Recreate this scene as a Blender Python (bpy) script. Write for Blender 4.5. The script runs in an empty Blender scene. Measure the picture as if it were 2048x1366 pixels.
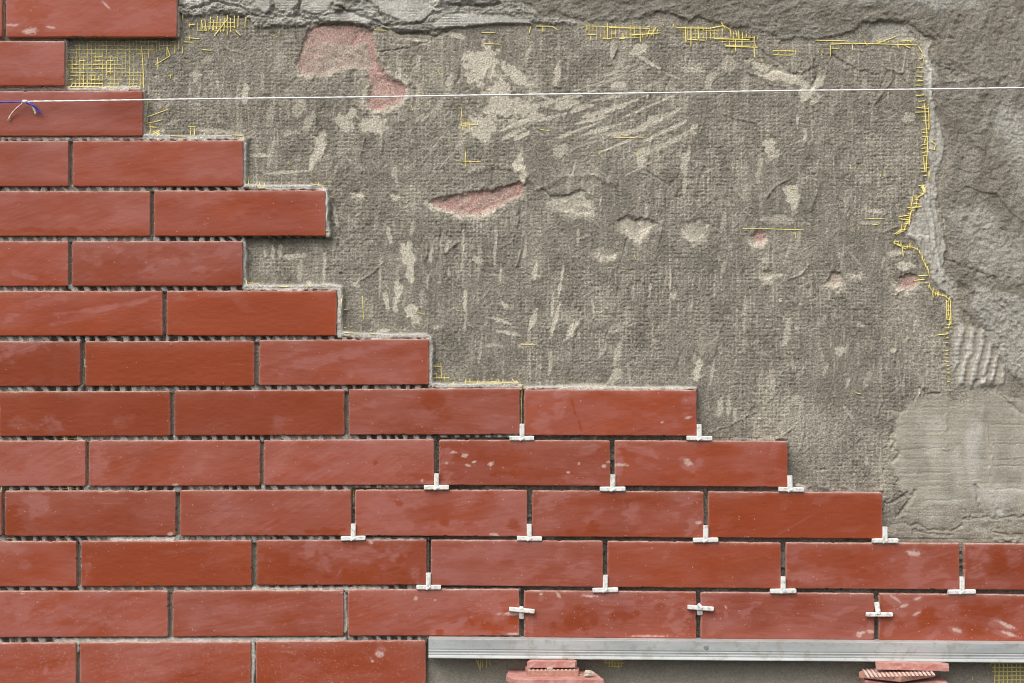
import bpy, bmesh, math, random
import numpy as np
from mathutils import Vector

# ------------------------------------------------------------------ camera, world, light
S = 0.0007            # metres for one photograph pixel on the tile faces
CX, CY, D = 1024.0, 683.0, 2.4
sc = bpy.context.scene
C = sc.collection
cam_d = bpy.data.cameras.new('camera')
cam = bpy.data.objects.new('camera', cam_d)
C.objects.link(cam)
CAMX, CAMZ = CX * S, (1366 - CY) * S
cam.location = (CAMX, -D, CAMZ)
cam.rotation_euler = (math.radians(90), 0, 0)
cam_d.sensor_width = 36
cam_d.lens = 36 * D / (2048 * S)
cam_d.clip_start, cam_d.clip_end = 0.05, 500
sc.camera = cam

SUN_EL, SUN_AZ = math.radians(52), math.radians(212)   # azimuth from +Y towards +X: high, in front of the wall, a little left
world = bpy.data.worlds.new('World')
sc.world = world
world.use_nodes = True
wn = world.node_tree
bg = wn.nodes['Background']
sky = wn.nodes.new('ShaderNodeTexSky')
sky.sky_type = 'NISHITA'
sky.sun_disc = False
sky.sun_elevation = SUN_EL
sky.sun_rotation = SUN_AZ
sky.dust_density = 4.0
sky.air_density = 1.0
hs = wn.nodes.new('ShaderNodeHueSaturation')       # cloud cover greys the sky
hs.inputs['Saturation'].default_value = 0.22
wn.links.new(sky.outputs[0], hs.inputs['Color'])
wn.links.new(hs.outputs[0], bg.inputs['Color'])
bg.inputs['Strength'].default_value = 0.135
sun_d = bpy.data.lights.new('sun', 'SUN')
sun_d.energy = 1.35
sun_d.angle = math.radians(48)
sun_d.color = (1.0, 0.965, 0.91)
sun = bpy.data.objects.new('sun', sun_d)
C.objects.link(sun)
sv = Vector((math.sin(SUN_AZ) * math.cos(SUN_EL), math.cos(SUN_AZ) * math.cos(SUN_EL), math.sin(SUN_EL)))
sun.rotation_euler = sv.to_track_quat('Z', 'Y').to_euler()
sc.view_settings.view_transform = 'Standard'
sc.view_settings.look = 'None'
sc.view_settings.gamma = 1
sc.view_settings.exposure = 0.5
sc.cycles.max_bounces = 6
sc.cycles.filter_width = 1.0

rnd = random.Random(7)

# ------------------------------------------------------------------ helpers
def P(px, py, h=0.0):
    """point that stands h pixels in front of the tile faces and is seen at (px, py)"""
    k = (D - h * S) / D
    return Vector((CAMX + (px - CX) * S * k, -h * S, CAMZ - (py - CY) * S * k))

def tag(o, label=None, cat=None, group=None, kind=None):
    if label: o['label'] = label
    if cat: o['category'] = cat
    if group: o['group'] = group
    if kind: o['kind'] = kind
    return o

def link_mesh(name, me, parent=None, mat=None, loc=None):
    o = bpy.data.objects.new(name, me)
    C.objects.link(o)
    if mat: me.materials.append(mat)
    if parent: o.parent = parent
    if loc is not None: o.location = loc
    return o

def mesh_np(name, co, quads, smooth=True):
    me = bpy.data.meshes.new(name)
    co = np.asarray(co, dtype=np.float32); quads = np.asarray(quads, dtype=np.int32)
    me.vertices.add(len(co)); me.vertices.foreach_set('co', co.ravel())
    n = len(quads)
    me.loops.add(n * 4); me.loops.foreach_set('vertex_index', quads.ravel())
    me.polygons.add(n)
    me.polygons.foreach_set('loop_start', np.arange(0, n * 4, 4, dtype=np.int32))
    try: me.polygons.foreach_set('loop_total', np.full(n, 4, dtype=np.int32))
    except Exception: pass
    me.update(calc_edges=True)
    me.polygons.foreach_set('use_smooth', np.full(n, smooth, dtype=bool))
    return me

def set_attr(me, name, arr):
    a = me.attributes.new(name, 'FLOAT', 'POINT')
    a.data.foreach_set('value', np.asarray(arr, dtype=np.float32).ravel())

def set_col(me, name, arr4):
    a = me.attributes.new(name, 'FLOAT_COLOR', 'POINT')
    a.data.foreach_set('color', np.asarray(arr4, dtype=np.float32).ravel())

_T = np.random.RandomState(11).rand(512, 512)
def vn(x, y, seed=0):
    x = x + seed * 37.31; y = y + seed * 91.17
    xi = np.floor(x).astype(np.int64); yi = np.floor(y).astype(np.int64)
    fx = x - xi; fy = y - yi
    fx = fx * fx * fx * (fx * (fx * 6 - 15) + 10); fy = fy * fy * fy * (fy * (fy * 6 - 15) + 10)
    a = _T[yi & 511, xi & 511]; b = _T[yi & 511, (xi + 1) & 511]
    c = _T[(yi + 1) & 511, xi & 511]; d = _T[(yi + 1) & 511, (xi + 1) & 511]
    return (a + (b - a) * fx) * (1 - fy) + (c + (d - c) * fx) * fy
def fbm(x, y, seed=0, o=4, g=0.5):
    s = 0; a = 1; t = 0
    for i in range(o):
        s = s + a * (vn(x * 2 ** i, y * 2 ** i, seed + i * 3.7) * 2 - 1); t += a; a *= g
    return s / t
def rot(x, y, deg):
    c, s = math.cos(math.radians(deg)), math.sin(math.radians(deg))
    return x * c + y * s, -x * s + y * c
def ss(a, b, x):
    t = np.clip((x - a) / (b - a), 0, 1)
    return t * t * (3 - 2 * t)
def sdf(poly, X, Y):
    """positive inside"""
    n = len(poly); dmin = np.full(X.shape, 1e9); ins = np.zeros(X.shape, bool)
    for i in range(n):
        x0, y0 = poly[i]; x1, y1 = poly[(i + 1) % n]
        ex, ey = x1 - x0, y1 - y0
        t = np.clip(((X - x0) * ex + (Y - y0) * ey) / (ex * ex + ey * ey + 1e-9), 0, 1)
        dmin = np.minimum(dmin, (X - x0 - t * ex) ** 2 + (Y - y0 - t * ey) ** 2)
        if y0 != y1:
            cr = ((y0 > Y) != (y1 > Y)) & (X < (x1 - x0) * (Y - y0) / (y1 - y0) + x0)
            ins ^= cr
    d = np.sqrt(dmin)
    return np.where(ins, d, -d)
def pline(pts, X, Y):
    """distance to an open polyline, and signed side"""
    dmin = np.full(X.shape, 1e9); side = np.zeros(X.shape)
    for i in range(len(pts) - 1):
        x0, y0 = pts[i]; x1, y1 = pts[i + 1]
        ex, ey = x1 - x0, y1 - y0; L2 = ex * ex + ey * ey + 1e-9
        t = np.clip(((X - x0) * ex + (Y - y0) * ey) / L2, 0, 1)
        d = (X - x0 - t * ex) ** 2 + (Y - y0 - t * ey) ** 2
        m = d < dmin
        dmin = np.where(m, d, dmin)
        side = np.where(m, (X - x0) * ey - (Y - y0) * ex, side)
    return np.sqrt(dmin), side

# ------------------------------------------------------------------ materials
def newmat(name):
    m = bpy.data.materials.new(name); m.use_nodes = True
    return m, m.node_tree, m.node_tree.nodes['Principled BSDF']
class N:
    def __init__(s, nt): s.nt = nt; s.n = nt.nodes; s.l = nt.links
    def pos(s): return s.n.new('ShaderNodeNewGeometry').outputs['Position']
    def noise(s, vec, scale, detail=4, rough=0.6, dist=0.0):
        t = s.n.new('ShaderNodeTexNoise'); t.inputs['Scale'].default_value = scale
        t.inputs['Detail'].default_value = detail; t.inputs['Roughness'].default_value = rough
        t.inputs['Distortion'].default_value = dist; s.l.new(vec, t.inputs['Vector']); return t.outputs['Fac']
    def mapping(s, vec, sc_=(1, 1, 1), r=(0, 0, 0)):
        t = s.n.new('ShaderNodeMapping'); t.inputs['Scale'].default_value = sc_; t.inputs['Rotation'].default_value = r
        s.l.new(vec, t.inputs['Vector']); return t.outputs[0]
    def ramp(s, f, lo, hi, a=0.0, b=1.0):
        t = s.n.new('ShaderNodeMapRange'); t.inputs['From Min'].default_value = lo; t.inputs['From Max'].default_value = hi
        t.inputs['To Min'].default_value = a; t.inputs['To Max'].default_value = b; s.l.new(f, t.inputs['Value']); return t.outputs[0]
    def math(s, op, a, b=None, clamp=False):
        t = s.n.new('ShaderNodeMath'); t.operation = op; t.use_clamp = clamp
        for i, v in enumerate((a, b)):
            if v is None: continue
            if isinstance(v, (int, float)): t.inputs[i].default_value = v
            else: s.l.new(v, t.inputs[i])
        return t.outputs[0]
    def mix(s, f, a, b, mode='MIX'):
        t = s.n.new('ShaderNodeMix'); t.data_type = 'RGBA'; t.blend_type = mode
        for k, v in ((0, f), (6, a), (7, b)):
            if isinstance(v, (int, float)): t.inputs[k].default_value = v
            elif isinstance(v, tuple): t.inputs[k].default_value = (*v, 1)
            else: s.l.new(v, t.inputs[k])
        return t.outputs[2]
    def attr(s, name):
        t = s.n.new('ShaderNodeAttribute'); t.attribute_name = name; return t
    def sep(s, c):
        t = s.n.new('ShaderNodeSeparateColor'); s.l.new(c, t.inputs[0]); return t.outputs
    def bump(s, h, strength, dist):
        t = s.n.new('ShaderNodeBump'); t.inputs['Strength'].default_value = strength
        t.inputs['Distance'].default_value = dist; s.l.new(h, t.inputs['Height']); return t.outputs[0]

# masonry: render, mortar and adhesive share one recipe, masks say which kind lies where
def masonry_material():
    m, nt, b = newmat('render_and_mortar'); k = N(nt); p = k.pos()
    A = k.attr('kind_a'); Bc = k.attr('kind_b')
    a = k.sep(A.outputs['Color']); bb = k.sep(Bc.outputs['Color'])
    n1 = k.noise(p, 30, 5, 0.6); n2 = k.noise(p, 420, 5, 0.75); n3 = k.noise(p, 1300, 2, 0.6)
    base = k.mix(k.ramp(n1, 0.35, 0.65), (0.252, 0.226, 0.180), (0.335, 0.304, 0.248))
    n0 = k.noise(p, 5.5, 6, 0.62, 0.8)
    base = k.mix(k.ramp(n0, 0.46, 0.68, 0.0, 0.42), base, (0.20, 0.188, 0.160))          # damp areas
    base = k.mix(k.ramp(n0, 0.30, 0.46, 0.25, 0.0), base, (0.43, 0.39, 0.32))          # drier, paler areas
    base = k.mix(a[0], base, (0.70, 0.635, 0.515))                 # pale scraped mortar; also the highlight painted on hollow lips
    base = k.mix(bb[0], base, k.mix(k.ramp(n1, .35, .65), (0.245, 0.220, 0.175), (0.36, 0.332, 0.28)))   # brown coarse render
    base = k.mix(bb[2], base, (0.42, 0.385, 0.315))                  # beige trowelled skin
    base = k.mix(a[2], base, (0.64, 0.615, 0.55))                   # grey-white cement
    base = k.mix(bb[1], base, (0.34, 0.33, 0.30))                 # tile adhesive
    base = k.mix(a[1], base, k.mix(k.ramp(n2, .35, .65), (0.62, 0.33, 0.29), (0.58, 0.44, 0.37)))          # pink old paint
    # aggregate: pale and dark grains
    sm = k.ramp(k.attr('smoothness').outputs['Fac'], 0, 1, 1.0, 0.3)
    g = k.math('ADD', 1.0, k.math('MULTIPLY', sm, k.ramp(n2, 0.32, 0.68, -.48, .52)))
    base = k.mix(1.0, base, g, 'MULTIPLY')
    g3 = k.math('ADD', 1.0, k.math('MULTIPLY', sm, k.ramp(n3, 0.3, 0.7, -.28, .28)))
    base = k.mix(1.0, base, g3, 'MULTIPLY')
    k.l.new(base, b.inputs['Base Color'])
    b.inputs['Roughness'].default_value = 0.95
    b.inputs['Specular IOR Level'].default_value = 0.15
    h = k.math('ADD', k.math('MULTIPLY', n2, 1.0), k.math('MULTIPLY', n3, 0.45))
    h = k.math('MULTIPLY', h, sm)
    k.l.new(k.bump(h, 1.0, 0.0030), b.inputs['Normal'])
    return m

def tile_material():
    m, nt, b = newmat('red_clinker'); k = N(nt); p = k.pos()
    at = k.sep(k.attr('dust').outputs['Color'])    # haze, edge dust with painted top-edge light, specks
    big = k.noise(p, 9, 3, 0.5)
    base = k.mix(k.ramp(big, 0.35, 0.65), (0.248, 0.041, 0.0100), (0.282, 0.050, 0.0135))
    oi = nt.nodes.new('ShaderNodeObjectInfo')
    base = k.mix(1.0, base, k.ramp(oi.outputs['Random'], 0, 1, 0.86, 1.12), 'MULTIPLY')
    gr = k.ramp(k.noise(p, 900, 3, 0.8), 0.3, 0.7, 0.80, 1.20)
    base = k.mix(1.0, base, gr, 'MULTIPLY')
    # film of cement wiped over the face
    st1 = k.noise(k.mapping(p, (14, 1, 150), (0, math.radians(14), 0)), 1.0, 5, 0.65, 0.6)
    st2 = k.noise(k.mapping(p, (30, 1, 420), (0, math.radians(-6), 0)), 1.0, 3, 0.6, 0.3)
    fine = k.noise(p, 1400, 3, 0.7)
    f = k.math('MULTIPLY', k.ramp(st1, 0.3, 0.75, 0.88, 1.12), k.ramp(st2, 0.3, 0.7, 0.85, 1.15))
    f = k.math('MULTIPLY', f, k.ramp(fine, 0.3, 0.7, 0.55, 1.45))
    hz = k.math('MULTIPLY', at[0], f, clamp=True)
    base = k.mix(k.math('MULTIPLY', hz, 0.43, clamp=True), base, (0.45, 0.21, 0.195))
    # dust on the arrises and sides, plus light painted along the top arrises
    en = k.ramp(k.noise(p, 260, 4, 0.7), 0.38, 0.62)
    e = k.math('MULTIPLY', at[1], k.ramp(en, 0, 1, 0.45, 1.0), clamp=True)
    base = k.mix(e, base, (0.62, 0.46, 0.40))
    # mortar specks
    v = nt.nodes.new('ShaderNodeTexVoronoi'); v.inputs['Scale'].default_value = 230; v.feature = 'F1'
    k.l.new(k.mapping(p, (1, 0.02, 1)), v.inputs['Vector'])
    vc = k.sep(v.outputs['Color'])
    spot = k.math('LESS_THAN', v.outputs['Distance'], k.math('MULTIPLY', k.math('MULTIPLY', vc[0], vc[0]), 0.19))
    keep = k.math('LESS_THAN', vc[1], k.math('MULTIPLY', at[2], 1.6))
    sp = k.math('MULTIPLY', spot, keep)
    base = k.mix(k.math('MULTIPLY', sp, 0.6), base, (0.66, 0.46, 0.38))
    v2 = nt.nodes.new('ShaderNodeTexVoronoi'); v2.inputs['Scale'].default_value = 420
    k.l.new(k.mapping(p, (1, 0.02, 1)), v2.inputs['Vector'])
    v2c = k.sep(v2.outputs['Color'])
    s2 = k.math('MULTIPLY', k.math('LESS_THAN', v2.outputs['Distance'], k.math('MULTIPLY', v2c[0], 0.30)), k.math('LESS_THAN', v2c[1], k.math('MULTIPLY', k.math('MULTIPLY', at[2], at[2]), 0.9)))
    base = k.mix(k.math('MULTIPLY', s2, 0.6), base, (0.70, 0.50, 0.42))
    k.l.new(base, b.inputs['Base Color'])
    rg = k.ramp(hz, 0, 1, 0.42, 0.75)
    rg = k.math('MAXIMUM', rg, k.math('MULTIPLY', e, 0.9))
    k.l.new(rg, b.inputs['Roughness'])
    b.inputs['Specular IOR Level'].default_value = 0.28
    h = k.math('ADD', k.noise(k.mapping(p, (1, 1, 4)), 160, 3, 0.6), k.math('MULTIPLY', fine, 0.25))
    h = k.math('ADD', h, k.math('MULTIPLY', sp, 1.5)); h = k.math('ADD', h, k.math('MULTIPLY', st2, 0.6))
    k.l.new(k.bump(h, 0.5, 0.00025), b.inputs['Normal'])
    return m

def simple_mat(name, c1, c2, scale, rough, metal=0.0, bump=0.0, stretch=(1, 1, 1), spec=0.5, dirt=None):
    m, nt, b = newmat(name); k = N(nt); p = k.pos()
    n = k.noise(k.mapping(p, stretch), scale, 5, 0.65)
    c = k.mix(k.ramp(n, 0.35, 0.65), c1, c2)
    if dirt:
        d = k.ramp(k.noise(p, dirt[1], 5, 0.7), dirt[2], dirt[2] + 0.12)
        c = k.mix(k.math('MULTIPLY', d, dirt[3]), c, dirt[0])
    k.l.new(c, b.inputs['Base Color'])
    b.inputs['Roughness'].default_value = rough; b.inputs['Metallic'].default_value = metal
    b.inputs['Specular IOR Level'].default_value = spec
    if bump: k.l.new(k.bump(n, 0.8, bump), b.inputs['Normal'])
    return m

MASON = masonry_material()
TILE = tile_material()
YELLOW = simple_mat('yellow_glass_fibre', (0.84, 0.67, 0.16), (0.90, 0.79, 0.32), 250, 0.55, bump=0.0002, dirt=((0.42, 0.36, 0.20), 300, 0.6, 0.7))
PLASTIC = simple_mat('white_spacer_plastic', (0.74, 0.73, 0.69), (0.82, 0.81, 0.78), 200, 0.45, bump=0.0001, dirt=((0.40, 0.36, 0.28), 180, 0.50, 0.75))
METAL = simple_mat('galvanised_steel', (0.37, 0.385, 0.375), (0.49, 0.505, 0.495), 60, 0.5, metal=0.15, stretch=(0.15, 1, 1), dirt=((0.30, 0.285, 0.24), 60, 0.52, 0.6))
CORD = simple_mat('white_cord', (0.80, 0.79, 0.77), (0.86, 0.86, 0.84), 900, 0.7, bump=0.0003)
BLUE = simple_mat('blue_cord', (0.03, 0.06, 0.42), (0.05, 0.09, 0.58), 900, 0.6, bump=0.0003)
PINKC = simple_mat('dirty_cord_end', (0.68, 0.44, 0.40), (0.80, 0.60, 0.55), 900, 0.8)
SHARD = simple_mat('dusty_pink_clinker', (0.42, 0.16, 0.13), (0.56, 0.30, 0.26), 60, 0.8, bump=0.0006, dirt=((0.55, 0.47, 0.40), 120, 0.56, 0.6))
SHARD2 = simple_mat('broken_clinker_core', (0.36, 0.17, 0.12), (0.46, 0.25, 0.19), 220, 0.9, bump=0.0008, dirt=((0.55, 0.47, 0.40), 150, 0.58, 0.6))
CRUMB = simple_mat('mortar_crumbs', (0.36, 0.31, 0.24), (0.52, 0.47, 0.38), 400, 0.95, bump=0.0008)

# ------------------------------------------------------------------ tile table: course, x0, x1, top at x0, top at x1, bottom at x0, bottom at x1
# haze 0..1, specks 0..1, look
TL = [
 (1, -340, 4, -16, -16, 74, 74, .35, .02, 'sliver of red clinker tile with only its right end in view'),
 (1, 12, 353.5, -16, -17, 74.5, 74, .55, .03, 'hazy red tile cut by the photo top, white smear near its right end'),
 (2, -213, 129, 82, 82, 172.5, 172, .55, .02, 'red tile with a chalky thumb smear, beside bare yellow netting'),
 (3, -57, 285, 182.5, 181, 272.5, 272.5, .50, .01, 'dull red clinker tile lying behind the knotted string'),
 (4, -206, 136.5, 282, 281.5, 373.5, 373, .48, .01, 'plain dull red clinker tile cut by the left side of the photo'),
 (4, 145, 486, 281.5, 280.5, 373, 373, .42, .01, 'red tile with pale mortar rim above and faint smear at lower right'),
 (5, -42, 300, 382, 382, 472.5, 472.5, .50, .01, 'hazy red clinker tile with one pale smudge right of its middle'),
 (5, 308, 651, 381, 380.5, 472.5, 472, .22, .02, 'red tile at the free end, top right corner rounded by pale mortar'),
 (6, -206, 136, 482.5, 482.5, 572.5, 572.5, .42, .01, 'red tile cut by the left photo side, curved smear low down'),
 (6, 144, 485, 482.5, 482, 572.5, 572, .28, .01, 'orange red clinker tile crossed by wavy white wipe marks'),
 (7, -17, 325, 582, 581.5, 672, 671.5, .30, .01, 'red clinker tile with long white streaks sweeping up to the right'),
 (7, 333, 673.5, 581.5, 581, 671.5, 671.5, .08, .01, 'clean orange red tile with thick pale mortar edge round its free end'),
 (8, -181, 160, 683, 682.5, 773, 772.5, .14, .01, 'clean orange red tile with mauve smear at upper left, cut by photo side'),
 (8, 170, 508.5, 682.5, 681, 772.5, 772, .03, .02, 'spotless orange red clinker tile in the middle of three'),
 (8, 518, 858, 680, 678, 771, 769.5, .50, .03, 'red clinker tile with broad sweeping haze, pale mortar above it'),
 (9, -2, 340, 783, 782, 873, 872, .10, .02, 'clean orange red tile with two mauve stains along its bottom left'),
 (9, 348.5, 689, 781, 779, 871.5, 870.5, .16, .02, 'almost clean orange red tile with a little haze at lower left'),
 (9, 697.5, 1039.5, 778, 776.5, 870, 869, .52, .04, 'hazy red clinker tile with a bright clean blotch in its middle'),
 (9, 1048.5, 1393.5, 779, 780, 871, 872, .42, .02, 'red tile with dark wet drip line near its left end, last of the'),
 (10, -171, 171, 882, 881, 973, 972.5, .75, .05, 'chalky pink red clinker tile scratched with crossing pale lines'),
 (10, 178, 520, 881, 880, 972.5, 971.5, .50, .04, 'evenly hazy red tile with small white chips on its bottom edge'),
 (10, 527, 868, 880, 878.5, 971, 970, .66, .08, 'pinkish red clinker tile with a small brown spot in its middle'),
 (10, 878, 1220.5, 879.5, 881, 970.5, 972.5, .36, .10, 'red clinker tile with dried mortar blobs splashed on its left half'),
 (10, 1229.5, 1575.5, 880.5, 882.5, 972, 974.5, .34, .03, 'orange red tile with pale left end and chalk patch, last of the'),
 (11, -339, 3, 982, 982, 1072, 1072, .4, .03, 'thin strip of red clinker tile with only its right tip in view'),
 (11, 10, 351, 981.5, 981, 1072.5, 1072, .38, .04, 'orange red tile with a mauve wedge of haze near its left end'),
 (11, 360, 702, 980.5, 979.5, 1072, 1071.5, .50, .05, 'hazy red clinker tile with a cleaner orange strip at its lower right'),
 (11, 710, 1054.5, 979.5, 980, 1071.5, 1073.5, .66, .06, 'chalky mottled red clinker tile with cloudy pale rings'),
 (11, 1064, 1407.5, 981, 983, 1073.5, 1076, .42, .06, 'red tile with cloudy haze at both ends and orange patches between'),
 (11, 1416.5, 1765, 983, 985, 1075.5, 1078, .12, .03, 'bright clean orange red clinker tile at the free end'),
 (12, -190, 152.5, 1083, 1082.5, 1174, 1173.5, .45, .04, 'dull red tile with two faint pale stains, cut by left photo side'),
 (12, 162, 503, 1082, 1080.5, 1173.5, 1172, .10, .10, 'clean rust orange clinker tile dotted with a few fine specks'),
 (12, 513, 853, 1080.5, 1079, 1171, 1170, .26, .06, 'two tone red clinker tile, orange below and hazy along its top right'),
 (12, 862, 1206, 1079.5, 1082, 1171, 1174.5, .62, .06, 'chalky pink red clinker tile evenly clouded with pale haze'),
 (12, 1215, 1562, 1082, 1085.5, 1174.5, 1177.5, .34, .05, 'smooth dull red clinker tile with one tiny white fleck'),
 (12, 1572, 1919, 1085, 1087, 1177.5, 1179.5, .42, .05, 'red clinker tile with a leaf shaped white scar right of middle'),
 (12, 1928.5, 2276, 1087, 1090, 1179.5, 1182, .42, .04, 'orange red tile with mauve left end, cut by the right photo side'),
 (13, -6, 335.5, 1182, 1181.5, 1275, 1274, .62, .14, 'hazy pink red clinker tile with curved wipe lines across it'),
 (13, 345, 687, 1181.5, 1180, 1274, 1272.5, .60, .16, 'evenly dusty red tile with mortar flake on its top right corner'),
 (13, 695.5, 1038.5, 1179.5, 1178, 1272, 1271.5, .60, .12, 'red clinker tile with wet orange stains and a muddy right edge'),
 (13, 1048, 1393, 1181, 1184, 1274.5, 1278, .45, .14, 'red tile with orange middle and smudged cement along its top'),
 (13, 1401.5, 1749, 1184, 1187, 1278, 1280.5, .58, .10, 'dusty red clinker tile with soft white wisps near its middle'),
 (13, 1758, 2108, 1187, 1190, 1281, 1284, .45, .10, 'red clinker tile splashed with pale mortar patches at both ends'),
 (14, -188, 152, 1286, 1285.5, 1377, 1377, .58, .55, 'speckled dusty red tile cut by the bottom left photo corner'),
 (14, 160, 502, 1285, 1283.5, 1376, 1375, .62, .75, 'pink red clinker tile thickly sprinkled with cement specks'),
 (14, 512, 852, 1283, 1281, 1374, 1373, .40, .75, 'speckled red tile with a round cement splash, beside the rail end'),
]
ORD = ['', 'top', 'second', 'third', 'fourth', 'fifth', 'sixth', 'seventh', 'eighth', 'ninth', 'tenth', 'eleventh', 'twelfth', 'thirteenth', 'bottom']

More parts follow.
